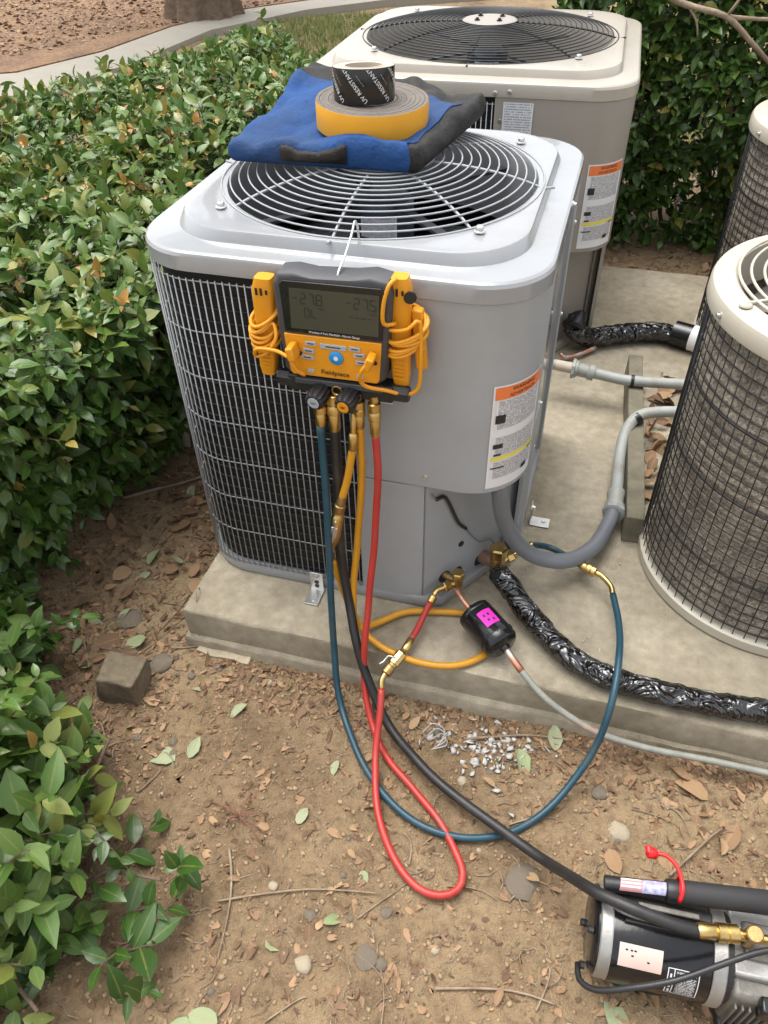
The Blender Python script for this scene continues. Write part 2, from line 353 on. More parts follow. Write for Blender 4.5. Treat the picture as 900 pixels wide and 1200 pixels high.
# ------------------------------------------------------------------ ground, paths
GZ = -.13
def gz(x, y):
    """height of the soil"""
    h = .016 * noise.noise(Vector((x * 2.3, y * 2.3, 0))) + .008 * noise.noise(Vector((x * 7, y * 7, 3))) + .004 * noise.noise(Vector((x * 19, y * 19, 7)))
    d = max(-.155 - y, y - 2.02, .02 - x)
    if x < .02 and y > -.3: h += .035 * min(1, (.02 - x) / .5)
    if y > 2.0 and x > -.2: h += .05
    if abs(x) > 5 or abs(y) > 6: h *= .3
    return GZ + h
def axis(spans):
    out = []
    for a, b, st in spans:
        n = max(1, int(round((b - a) / st)))
        out += [a + (b - a) * i / n for i in range(n)]
    return out + [spans[-1][1]]
def soil_mat():
    m = bpy.data.materials.new('soil'); m.use_nodes = True; nt = m.node_tree; L = nt.links.new
    b = nt.nodes['Principled BSDF']; b.inputs['Roughness'].default_value = .95; b.inputs['Specular IOR Level'].default_value = .2
    co = N(nt, 'TexCoord').outputs['Object']
    def nz(s, d=8, r=.65):
        n = N(nt, 'TexNoise', Scale=s, Detail=d, Roughness=r); L(co, n.inputs['Vector']); return n.outputs['Fac']
    def ramp(src, stops):
        cr = N(nt, 'ValToRGB'); e = cr.color_ramp.elements
        e[0].position, e[0].color = stops[0][0], (*stops[0][1], 1); e[1].position, e[1].color = stops[-1][0], (*stops[-1][1], 1)
        for p, c in stops[1:-1]: e.new(p).color = (*c, 1)
        L(src, cr.inputs['Fac']); return cr.outputs['Color']
    base = ramp(nz(2.2), [(.30, (.155, .102, .060)), (.5, (.305, .216, .126)), (.70, (.395, .298, .180))])
    fine = ramp(nz(45), [(.3, (.62, .60, .58)), (.5, (1, 1, 1)), (.72, (1.22, 1.2, 1.15))])
    mx = N(nt, 'Mix', data_type='RGBA', blend_type='MULTIPLY'); mx.inputs['Factor'].default_value = 1; L(base, mx.inputs['A']); L(fine, mx.inputs['B'])
    v = N(nt, 'TexVoronoi', Scale=95.0); L(co, v.inputs['Vector'])
    sp = N(nt, 'MapRange'); sp.inputs['From Min'].default_value = .12; sp.inputs['From Max'].default_value = .04; L(v.outputs['Distance'], sp.inputs['Value'])
    gate = N(nt, 'MapRange'); gate.inputs['From Min'].default_value = .52; gate.inputs['From Max'].default_value = .6; L(nz(9), gate.inputs['Value'])
    ml = N(nt, 'Math', operation='MULTIPLY'); L(sp.outputs[0], ml.inputs[0]); L(gate.outputs[0], ml.inputs[1])
    m2 = N(nt, 'Mix', data_type='RGBA'); m2.inputs['B'].default_value = (.47, .40, .30, 1); L(ml.outputs[0], m2.inputs['Factor']); L(mx.outputs['Result'], m2.inputs['A'])
    L(m2.outputs['Result'], b.inputs['Base Color'])
    ad = N(nt, 'Math', operation='ADD'); L(nz(38, 9, .7), ad.inputs[0]); L(nz(180, 4), ad.inputs[1])
    bp = N(nt, 'Bump', Strength=1.0, Distance=.009); L(ad.outputs[0], bp.inputs['Height']); L(bp.outputs['Normal'], b.inputs['Normal'])
    return m
xs = axis([(-60, -12, 8), (-12, -4, 1), (-4, -.9, .12), (-.9, 1.9, .0125), (1.9, 4, .15), (4, 12, 1), (12, 60, 8)])
ys = axis([(-30, -6, 6), (-6, -1.5, .4), (-1.5, .0, .0125), (.0, .9, .03), (.9, 3, .08), (3, 10, .5), (10, 90, 8)])
gv = [(x, y, gz(x, y)) for y in ys for x in xs]; nx_ = len(xs)
gf = [(j * nx_ + i, j * nx_ + i + 1, (j + 1) * nx_ + i + 1, (j + 1) * nx_ + i) for j in range(len(ys) - 1) for i in range(nx_ - 1)]
gme = bpy.data.meshes.new('ground'); gme.from_pydata(gv, [], gf); shade(gme, 180)
props(put('ground', gme, soil_mat()), kind='structure')

def sheet(name, poly, z, mt, th=.06):
    o = MB().prism(poly, z - th, z).build(name, mt); return props(o, kind='structure')
sheet('concrete_path', [(-9, 1.2), (-4.9, 3.55), (-3.3, 4.0), (-3.05, 5.0), (-2.95, 6.3), (-2.4, 7.35), (-1.8, 7.95), (1, 9.6), (6, 11.5), (6, 12.4), (.6, 10.4), (-2.15, 8.3), (-3.0, 7.3), (-3.38, 6.35), (-3.5, 5.3), (-3.8, 4.55), (-5.6, 3.55), (-9.6, 1.7)], GZ + .075, M_path, .14)
sheet('mulch_bed', [(-30, 2), (-9.7, 2.4), (-5.62, 3.62), (-3.85, 4.61), (-3.55, 5.35), (-3.43, 6.4), (-3.05, 7.35), (-2.25, 8.35), (-3.9, 9.6), (-7.5, 8.2), (-14, 10)], GZ + .07, M_mulch, .10)

# pad: upper slab with a cold joint over a wider lower pour
PADM = M_concrete
mb = MB()
def padring(x0, y0, x1, y1, z, jit=.0):
    out = []
    n = 90
    C = [(x0, y0), (x1, y0), (x1, y1), (x0, y1)]
    for k in range(4):
        a, b = C[k], C[(k + 1) % 4]
        for i in range(n):
            t = i / n; x = a[0] + (b[0] - a[0]) * t; y = a[1] + (b[1] - a[1]) * t
            j = jit * noise.noise(Vector((x * 9, y * 9, z * 40)))
            out.append((x + (j if k in (1, 3) else 0), y + (j if k in (0, 2) else 0), z + .3 * j))
    return out
PX0, PY0, PX1, PY1 = .022, -.155, 2.5, 2.02
mb.loft([padring(PX0 - .004, PY0 - .008, PX1, PY1, -.30, .006), padring(PX0 - .006, PY0 - .010, PX1, PY1, -.100, .006), padring(PX0 - .003, PY0 - .007, PX1, PY1, -.092, .006),
         padring(PX0 + .006, PY0 + .002, PX1, PY1, -.088, .004), padring(PX0 + .002, PY0 + .001, PX1, PY1, -.010, .005), padring(PX0 + .003, PY0 + .004, PX1, PY1, -.003, .005), padring(PX0 + .010, PY0 + .012, PX1 - .01, PY1 - .01, 0, .003)])
pad = mb.build('concrete_pad', PADM, smooth=50)
top = MB().add([(PX0 + .009, PY0 + .011, -.0005), (PX1 - .01, PY0 + .011, -.0005), (PX1 - .01, PY1 - .01, -.0005), (PX0 + .009, PY1 - .01, -.0005)], [(0, 1, 2, 3)])
me = pad.data
bm = bmesh.new(); bm.from_mesh(me)
edges = [e for e in bm.edges if e.is_boundary and all(v.co.z > -.01 for v in e.verts)]
bmesh.ops.contextual_create(bm, geom=edges)
bmesh.ops.recalc_face_normals(bm, faces=bm.faces); bm.to_mesh(me); bm.free(); shade(me, 50)
props(pad, kind='structure')
# ------------------------------------------------------------------ condensing units
def fan_guard(parent, cx, cy, z, r0, wire_mat, hub_mat, nr, dome, hub_r=.085, rods=8, wr=.0018, rod_r=.0028, rod_ext=.022, bolts=True):
    g = empty_part('fan_guard', parent)
    def h(r): t = r / r0; return z + dome * (1 - t ** 3.2)
    for i in range(nr):
        r = r0 - (r0 - hub_r - .004) * i / (nr - 1)
        pts = [(cx + r * math.cos(2 * PI * k / 72), cy + r * math.sin(2 * PI * k / 72), h(r)) for k in range(72)]
        MB().tube(pts, wr, 6, closed=True).build('ring', wire_mat, g, smooth=180)
    for k in range(rods):
        a = 2 * PI * k / rods
        pts = []
        for j in range(9):
            r = hub_r * .8 + (r0 - hub_r * .8) * j / 8; pts.append((cx + r * math.cos(a), cy + r * math.sin(a), h(r) - wr - rod_r))
        r = r0 + rod_ext; pts.append((cx + r * math.cos(a), cy + r * math.sin(a), z - .0035 + rod_r))
        MB().tube(pts, rod_r, 7).build('rod', wire_mat, g, smooth=180)
        if k % 2:
            MB().lathe([(.011, 0), (.011, .002), (.0075, .003), (.0075, .009), (.006, .0105)], 10, (cx + r * math.cos(a), cy + r * math.sin(a), z + .002)).build('screw', M_steel, g, smooth=50)
    MB().lathe([(hub_r, -.004), (hub_r + .002, 0), (hub_r - .003, .003), (hub_r * .9, .004)], 40, (cx, cy, h(hub_r))).build('hub_plate', hub_mat, g, smooth=50)
    if bolts:
        for k in range(4):
            a = PI / 4 + k * PI / 2
            MB().lathe([(.009, 0), (.009, .003), (.005, .003), (.005, .008)], 8, (cx + .05 * math.cos(a), cy + .05 * math.sin(a), h(hub_r) + .004)).build('bolt', M_black, g, smooth=50)
    return g
def empty_part(name, parent):
    """a part that only gathers sub-parts: a tiny hidden collar mesh would be wrong, so an Empty"""
    o = bpy.data.objects.new(name, None); COL.objects.link(o); o.parent = parent; o.empty_display_size = .02
    if parent.name in LOCAL: LOCAL.add(o.name)
    LOCAL.add(o.name)
    return o
def top_cap(parent, W, D, zb, zt, R_, mt, r_open):
    cx, cy = W / 2, D / 2; rings = []
    for ins, z, r in ((.004, zb, R_), (0, zb + .002, R_), (0, zt - .010, R_), (.0025, zt - .004, R_), (.007, zt - .0008, R_ - .003), (.012, zt, R_ - .006), (.047, zt + .001, R_),
                      (.050, zt + .002, R_), (.0515, zt + .006, R_), (.0555, zt + .0195, R_ + .01), (.0575, zt + .0222, R_ + .01), (.061, zt + .0232, R_ + .01), (.070, zt + .0235, R_ + .01)):
        rings.append(rrect(ins, ins, W - ins, D - ins, r, z))
    base = rings[-1]
    def circ(r, z): return [Vector((cx + r * math.cos(math.atan2(p.y - cy, p.x - cx)), cy + r * math.sin(math.atan2(p.y - cy, p.x - cx)), z)) for p in base]
    c1 = circ(r_open + .010, zt + .0237)
    lim = min(W, D) / 2 - .0705
    c1 = [Vector((max(cx - lim, min(cx + lim, p.x)), max(cy - (D / 2 - .0705), min(cy + D / 2 - .0705, p.y)), p.z)) for p in c1]
    rings += [c1, circ(r_open + .004, zt + .0220), circ(r_open, zt + .014), circ(r_open - .003, zt - .02), circ(r_open - .004, zt - .14)]
    return MB().loft(rings).build('top_cap', mt, parent, smooth=24)
def fan_inside(parent, cx, cy, ztop, r, blade_mat):
    MB().lathe([(.062, 0), (.066, .004), (.066, .095), (.060, .102), (.03, .106)], 28, (cx, cy, ztop - .125)).build('motor', M_motor, parent, smooth=40)
    uvquad('motor_plate', lambda u, v: (cx + .0668 * math.sin(RAD(-35 + 70 * u) + .1), cy - .0668 * math.cos(RAD(-35 + 70 * u) + .1), ztop - .088 + .042 * v), M_printw, parent, 8)
    for k in range(4):
        a0 = k * PI / 2 + .4; vs = []; n = 8
        for i in range(n + 1):
            rr = .05 + (r - .012 - .05) * i / n
            for j in range(5):
                a = a0 + (.28 + .55 * i / n) * (j / 4 - .5) * 1.5 + .35 * i / n
                vs.append((cx + rr * math.cos(a), cy + rr * math.sin(a), ztop - .165 - .065 * (j / 4 - .5)))
        fs = [(i * 5 + j, i * 5 + j + 1, (i + 1) * 5 + j + 1, (i + 1) * 5 + j) for i in range(n) for j in range(4)]
        o = MB().add(vs, fs).build('blade', blade_mat, parent, smooth=180)
        s_ = o.modifiers.new('th', 'SOLIDIFY'); s_.thickness = .002
    for k in range(4):
        a = PI / 4 + k * PI / 2
        MB().box((cx + .2 * math.cos(a), cy + .2 * math.sin(a), ztop - .022), (.27, .02, .006), Matrix.Rotation(a, 3, 'Z')).build('motor_bracket', M_dark, parent)
def outline_path(W, D, r, ins, s0, s1, step):
    """points along the rounded-square outline; arc length measured clockwise from the front edge at x=W/2 going LEFT"""
    w = W - 2 * ins; d = D - 2 * ins; r = max(.01, r - ins); q = PI / 2 * r
    segs = [('l', (W / 2, ins), (ins + r, ins)), ('a', (ins + r, ins + r), 270, 180), ('l', (ins, ins + r), (ins, D - ins - r)), ('a', (ins + r, D - ins - r), 180, 90),
            ('l', (ins + r, D - ins), (W - ins - r, D - ins)), ('a', (W - ins - r, D - ins - r), 90, 0), ('l', (W - ins, D - ins - r), (W - ins, ins + r)), ('a', (W - ins - r, ins + r), 0, -90), ('l', (W - ins - r, ins), (W / 2, ins))]
    def at(s):
        for g in segs:
            if g[0] == 'l':
                L = math.hypot(g[2][0] - g[1][0], g[2][1] - g[1][1])
                if s <= L: t = s / L; return (g[1][0] + (g[2][0] - g[1][0]) * t, g[1][1] + (g[2][1] - g[1][1]) * t)
            else:
                L = q
                if s <= L: a = RAD(g[2] + (g[3] - g[2]) * s / L); return (g[1][0] + r * math.cos(a), g[1][1] + r * math.sin(a))
            s -= L
        return (W / 2, ins)
    n = max(1, int(round((s1 - s0) / step)))
    return [at(s0 + (s1 - s0) * i / n) for i in range(n + 1)]
def wall_strip(mb, path, z0, z1, th=.006):
    """upright strip with thickness along a plan path (thickness towards the unit's inside: right of travel handled by recalc)"""
    n = len(path); inn = []
    for i in range(n):
        a = Vector(path[max(0, i - 1)]); b = Vector(path[min(n - 1, i + 1)]); t = (b - a).normalized(); inn.append((path[i][0] + t.y * th, path[i][1] - t.x * th))
    mb.prism(list(path) + inn[::-1], z0, z1)
    return mb

def build_unit(name, loc, rz, W, D, zb, zt, label, group, body, panel, wire, guard, hub, seam, cov_z, grille_s1, chx, ropen, rdome, nrings, blade):
    u = empty(name, loc, label, 'condenser', group, rz, local=True)
    R_ = .13
    top_cap(u, W, D, zb, zt, R_, body, ropen)
    fg = fan_guard(u, W / 2, D / 2, zt + .0245, rdome, guard, hub, nrings, .036)
    fan_inside(u, W / 2, D / 2, zt, ropen, blade)
    cx0 = W / 2 - seam       # arc start (going left) of the grille
    per = W / 2 + D - 2 * R_ + R_ * PI / 2 * 0
    # coil behind the grille: front left, left side, back
    s0 = W / 2 - seam; s_end = (W / 2 - R_) + (D - 2 * R_) + (W - 2 * R_) + PI / 2 * R_ * 2
    cp = outline_path(W, D, R_, .020, s0 - .01, s_end + .05, .03)
    mb = MB(); wall_strip(mb, cp, .03, zb + .004, .03); coil = mb.build('coil', M_coil, u, smooth=40)
    # fins of the coil: thin horizontal rows
    for i in range(int((zb - .06) / .0285)):
        z = .05 + i * .0285
        fp = outline_path(W, D, R_, .0185, s0, min(s_end, grille_s1 + .1), .03)
        MB().tube([(x, y, z) for x, y in fp], .0022, 5).build('tube_row', M_row, coil, smooth=180)
    # grille wires
    g = empty_part('coil_grille', u)
    wp = outline_path(W, D, R_, .002, s0 + .006, grille_s1, .0147)
    vm = bpy.data.meshes.new('upright_wire')
    t = MB().tube([(0, 0, .036), (0, 0, zb - .012)], .0014, 6); vm.from_pydata(t.v, [], t.f); shade(vm, 180); vm.materials.append(wire)
    for x, y in wp:
        put('upright_wire', vm, wire, g, (x, y, 0))
    hp = outline_path(W, D, R_, .0052, s0, grille_s1, .02)
    for i in range(8):
        z = .042 + (zb - .018 - .042) * i / 7
        MB().tube([(x, y, z) for x, y in hp], .0014, 6).build('cross_wire', wire, g, smooth=180)
    # control cover round the front right corner
    arc = [(seam, .003)] + [(seam + (W - R_ - seam) * k / 6, .003) for k in range(1, 7)] + [(W - R_ + (R_ - .003) * math.sin(RAD(a)), R_ - (R_ - .003) * math.cos(RAD(a))) for a in range(9, 91, 9)] + [(W - .003, .20)]
    poly = arc + [(W - .05, .20), (W - .09, .09), (seam, .04)]
    MB().prism(poly, cov_z, zb + .002).build('control_cover', panel, u, bev=.004, seg=2)
    for sx, sz in ((seam + .018, zb - .06), (seam + .018, cov_z + .05), (W - .20, cov_z + .03)):
        MB().lathe([(.006, 0), (.006, .0015), (.004, .002), (.004, .0045)], 8, (sx, .0035, sz), (0, -1, 0)).build('screw', M_steel, u, smooth=50)
    # lower left service strip, valve panel set back across the corner, post, side
    MB().prism([(seam, .004), (chx - .045, .004), (chx - .005, .010), (chx - .005, .022), (seam, .022)], .030, cov_z - .002).build('lower_panel', panel, u, bev=.002)
    p0 = Vector((chx, .012)); p1 = Vector((W - .045, .212)); d = (p1 - p0).normalized(); nn = Vector((d.y, -d.x))
    q0, q1 = p0 - nn * .006, p1 - nn * .006
    MB().prism([tuple(p0), tuple(p1), tuple(q1), tuple(q0)], .028, cov_z + .02).build('valve_panel', panel, u)
    MB().prism([(W - .040, .200), (W - .006, .262), (W - .004, .34), (W - .030, .34), (W - .05, .22)], .030, cov_z + .02).build('corner_post', panel, u, bev=.002)
    MB().box((W - .016, .49, (.03 + zb) / 2), (.008, .60, zb - .03)).build('side_panel', body, u)
    pp = [(W - .004, .655), (W - .002, D - R_)] + [(W - R_ + (R_ - .002) * math.cos(RAD(a)), D - R_ + (R_ - .002) * math.sin(RAD(a))) for a in range(0, 91, 15)] + [(W - R_, D - .02), (W - .03, D - R_), (W - .03, .655)]
    MB().prism(pp, .03, zb + .002).build('rear_post', panel, u, bev=.002)
    for y, z in ((.66, .70), (.66, .46), (.45, .32), (.40, .22)):
        MB().lathe([(.008, 0), (.008, .002), (.005, .003), (.005, .006)], 8, (W - .004 if y > .6 else W - .013, y + .02, z), (1, 0, 0)).build('screw', M_steel, u, smooth=50)
    # base pan: outline with the corner cut off
    def pan(ins, z):
        out = []
        for p in rrect(ins, ins, W - ins, D - ins, R_ - ins * .5, z):
            out.append(p)
        # cut the front right corner with the line chx+.045,ins -> W-.005,.285
        a = Vector((chx + .03, -.01)); b = Vector((W + .012, .275)); dd = (b - a).normalized(); m = Vector((dd.y, -dd.x)); res = []
        for p in out:
            k = (Vector((p.x, p.y)) - a).dot(m)
            if k > -ins: p = Vector((p.x - m.x * (k + ins), p.y - m.y * (k + ins), p.z))
            res.append(p)
        return res
    MB().loft([pan(.012, 0.0), pan(.006, .002), pan(.003, .010), pan(.003, .031), pan(.006, .036), pan(.016, .036), pan(.03, .030)], close_first=True, close_last=True).build('base_pan', body, u, smooth=40)
    return u

unit = build_unit('condensing_unit', (0, 0, 0), 0, .79, .80, .8126, .852, 'glossy grey air conditioning condenser holding the blue bag and gauge', 'square condensing units on the pad',
                  M_grey, M_greyp, M_wire, M_wire, M_greyp, .44, .385, 1.12, .592, .318, .333, 14, M_blade)
back = build_unit('condensing_unit', (-.075, 1.164, 0), .028, .963, .97, .83, .87, 'taller beige air conditioning condenser with black fan guard behind the grey one', 'square condensing units on the pad',
                  M_beige, M_beiged, M_wire, M_black, M_beiged, .575, .40, .75, .76, .392, .407, 20, M_blade)

# lettering and stickers on the front unit -----------------------------------
def cov(W, a):      # point on the cover's rounded corner; a in degrees from the front tangent
    r = .13 - .003 + .0012
    return (W - .13 + r * math.sin(RAD(a)), .13 - r * math.cos(RAD(a)))
def warning(parent, W, z0, z1, a0, a1):
    def P(u, v, e=0):
        x, y = cov(W, a0 + (a1 - a0) * u); k = 1 + e
        cx, cy = W - .13, .13
        return (cx + (x - cx) * k, cy + (y - cy) * k, z0 + (z1 - z0) * v)
    s = uvquad('warning_label', lambda u, v: P(u, v), M_white, parent, 12)
    def sub(name, u0, u1, v0, v1, mt, e=.006):
        return uvquad(name, lambda u, v: P(u0 + (u1 - u0) * u, v0 + (v1 - v0) * v, e), mt, s, 8)
    sub('orange_band', .03, .97, .875, .985, M_orange)
    sub('print_block', .05, .96, .60, .865, M_print)
    sub('print_block', .05, .96, .335, .52, M_print)
    sub('yellow_band', .04, .96, .285, .325, M_yprint)
    sub('print_block', .05, .96, .10, .27, M_print)
    sub('pictogram', .06, .22, .655, .735, M_ink, .010); sub('pictogram', .06, .22, .41, .455, M_ink, .010); sub('pictogram', .08, .20, .335, .355, M_ink, .010)
    sub('black_bar', .05, .28, .205, .218, M_ink, .010); sub('black_bar', .78, .95, .275, .288, M_ink, .012); sub('code_mark', .66, .80, .09, .135, M_ink, .010)
    for q, (word, uu, vv, sz) in enumerate((('\u25B2 WARNING', .52, .955, .0125), ('\u25B2 ADVERTENCIA', .5, .905, .010))):
        me = text_mesh(word.replace('\u25B2 ', ''), sz, 0)
        for v in me.vertices:
            x = v.co.x / (RAD(a1 - a0) * .128); v.co = Vector(P(uu + x, vv + v.co.y / (z1 - z0), .012))
        put('lettering', me, M_ink, s)
warning(unit, .79, .400, .648, 25, 84)
warning(back, .963, .415, .665, 12, 70)
uvquad('data_plate', lambda u, v: (.60 + .085 * u, .0012, .715 + .105 * v), M_printw, back)
uvquad('sticker', lambda u, v: (.492 + .031 * u, .0015, .585 + .05 * v), M_white, unit)
for wx in (.6, ):
    pass
for (sx, sz) in ((.575, .842), (.615, .846)):
    MB().lathe([(.007, 0), (.007, .002), (.0045, .003), (.0045, .007)], 8, (sx, .001, sz), (0, -1, 0)).build('screw', M_steel, back, smooth=50)
MB().lathe([(.008, 0), (.008, .002), (.005, .003), (.005, .007)], 8, (.7885, .42, .838), (1, 0, 0)).build('screw', M_steel, unit, smooth=50)
# hold-down brackets
def bracket(parent, c, rz):
    q = Matrix.Rotation(rz, 3, 'Z'); mb = MB()
    def T(p): v = q @ Vector(p); return (v.x + c[0], v.y + c[1], v.z + c[2])
    mb.box(T((0, -.004, .032)), (.034, .003, .06), q); mb.box(T((0, -.030, .004)), (.036, .052, .003), q)
    b = mb.build('bracket', M_steel, parent, bev=.0008)
    for z in (.018, .032): MB().lathe([(.006, 0), (.006, .0012)], 10, T((0, -.0056, z)), tuple(q @ Vector((0, -1, 0)))).build('slot', M_ink, b)
    MB().lathe([(.009, 0), (.009, .002), (.006, .003), (.006, .008)], 8, T((0, -.0056, .052)), tuple(q @ Vector((0, -1, 0)))).build('screw', M_steel, b, smooth=50)
    MB().lathe([(.006, 0), (.006, .003)], 8, T((.004, -.04, .0055))).build('screw', M_steel, b, smooth=50)
bracket(unit, (.325, -.004, 0), 0); bracket(unit, (.796, .375, 0), RAD(90))
# valve openings and service valves
nv = Vector((.79, -.61, 0)).normalized(); tv = Vector((.61, .79, 0)).normalized(); pv = Vector((.592, .012, 0))
def onp(s, z, off=0.0): return pv + tv * s + nv * off + Vector((0, 0, z))
for s_, z, r in ((.062, .062, .017), (.105, .055, .013), (.185, .045, .024), (.110, .145, .008)):
    MB().lathe([(r, -.002), (r, .0015)], 24, tuple(onp(s_, z)), tuple(nv)).build('valve_opening', M_ink, unit)
def hexprof(mb, c, ax, r, h, n=6): mb.lathe([(r * .94, 0), (r, h * .08), (r, h * .86), (r * .86, h)], n, c, ax)
lv = empty_part('liquid_valve', unit)
a0 = onp(.062, .07); b0 = onp(.070, .072, .040)
MB().tube([a0, b0], .009, 12).build('stub', M_brassd, lv, smooth=60)
MB().lathe([(.010, -.012), (.0125, -.010), (.0125, .012), (.010, .014)], 14, tuple(b0)).build('body', M_brassd, lv, smooth=50)
mb = MB(); hexprof(mb, tuple(b0 + Vector((0, 0, .013))), (0, 0, 1), .0155, .022); mb.build('cap', M_brass, lv, smooth=30)
pa = Vector((.625, .008, .070))
MB().tube([b0, pa], .008, 10).build('service_port', M_brass, lv, smooth=60)
mb = MB(); hexprof(mb, tuple(b0.lerp(pa, .35)), tuple(pa - b0), .0125, .018); mb.build('port_nut', M_brass, lv, smooth=30)
sv = empty_part('suction_valve', unit)
a0 = onp(.185, .055); b0 = Vector((.747, .126, .075))
MB().tube([a0, b0], .0165, 14).build('stub', M_copper, sv, smooth=60)
MB().lathe([(.015, -.03), (.018, -.026), (.018, .022), (.015, .026)], 16, tuple(b0)).build('body', M_brassd, sv, smooth=50)
mb = MB(); hexprof(mb, tuple(b0 + Vector((0, 0, .024))), (0, 0, 1), .0215, .032); mb.build('cap', M_brass, sv, smooth=30)
pb = Vector((.790, .160, .086)); pc = Vector((.818, .186, .094))
MB().tube([b0, pb], .008, 10).build('service_port', M_brass, sv, smooth=60)
mb = MB(); hexprof(mb, tuple(b0.lerp(pb, .5)), tuple(pb - b0), .0135, .018); mb.build('port_nut', M_brass, sv, smooth=30)
MB().tube([b0 + Vector((0, 0, -.02)), (.752, .100, .07), (.757, .085, .085)], .014, 12).build('outlet', M_copper, sv, smooth=60)
w_ = [(.598, .019, .36), (.606, .028, .338), (.620, .047, .333), (.631, .061, .30), (.643, .077, .25), (.652, .087, .222), (.664, .104, .196), (.678, .120, .16)]
w_ = [tuple(Vector(p) + nv * .006) for p in w_]
MB().tube(spline(w_[1:7], .006), .0042, 8).build('wire_sleeve', M_bplas, unit, smooth=180)
MB().tube(spline([w_[0], w_[1]] , .006) , .0018, 6).build('wire', M_conduit, unit, smooth=180)
MB().tube(spline([w_[6], w_[7], tuple(onp(.165, .125, .008)), tuple(onp(.195, .120, .014)), tuple(onp(.205, .09, .02))], .006), .0018, 6).build('wire', M_conduit, unit, smooth=180)

# ------------------------------------------------------------------ round condensers
def spiny_mat():
    m = bpy.data.materials.new('spiny_fin'); m.use_nodes = True; nt = m.node_tree; L = nt.links.new
    b = nt.nodes['Principled BSDF']; b.inputs['Roughness'].default_value = .6; b.inputs['Metallic'].default_value = .0
    co = N(nt, 'TexCoord').outputs['Object']
    n1 = N(nt, 'TexNoise', Scale=130.0, Detail=4, Roughness=.8); L(co, n1.inputs['Vector'])
    n2 = N(nt, 'TexNoise', Scale=14.0, Detail=5, Roughness=.7); L(co, n2.inputs['Vector'])
    cr = N(nt, 'ValToRGB'); e = cr.color_ramp.elements; e[0].position = .32; e[0].color = (.13, .112, .085, 1); e[1].position = .66; e[1].color = (.66, .58, .46, 1)
    L(n1.outputs['Fac'], cr.inputs['Fac'])
    mr = N(nt, 'MapRange'); mr.inputs['From Min'].default_value = .3; mr.inputs['From Max'].default_value = .7; mr.inputs['To Min'].default_value = .6; mr.inputs['To Max'].default_value = 1.35; L(n2.outputs['Fac'], mr.inputs['Value'])
    mx = N(nt, 'Mix', data_type='RGBA', blend_type='MULTIPLY'); mx.inputs['Factor'].default_value = 1; L(cr.outputs['Color'], mx.inputs['A']); L(mr.outputs['Result'], mx.inputs['B'])
    L(mx.outputs['Result'], b.inputs['Base Color'])
    bp = N(nt, 'Bump', Strength=1.0, Distance=.012); L(n1.outputs['Fac'], bp.inputs['Height']); L(bp.outputs['Normal'], b.inputs['Normal'])
    return m
M_spiny = spiny_mat()
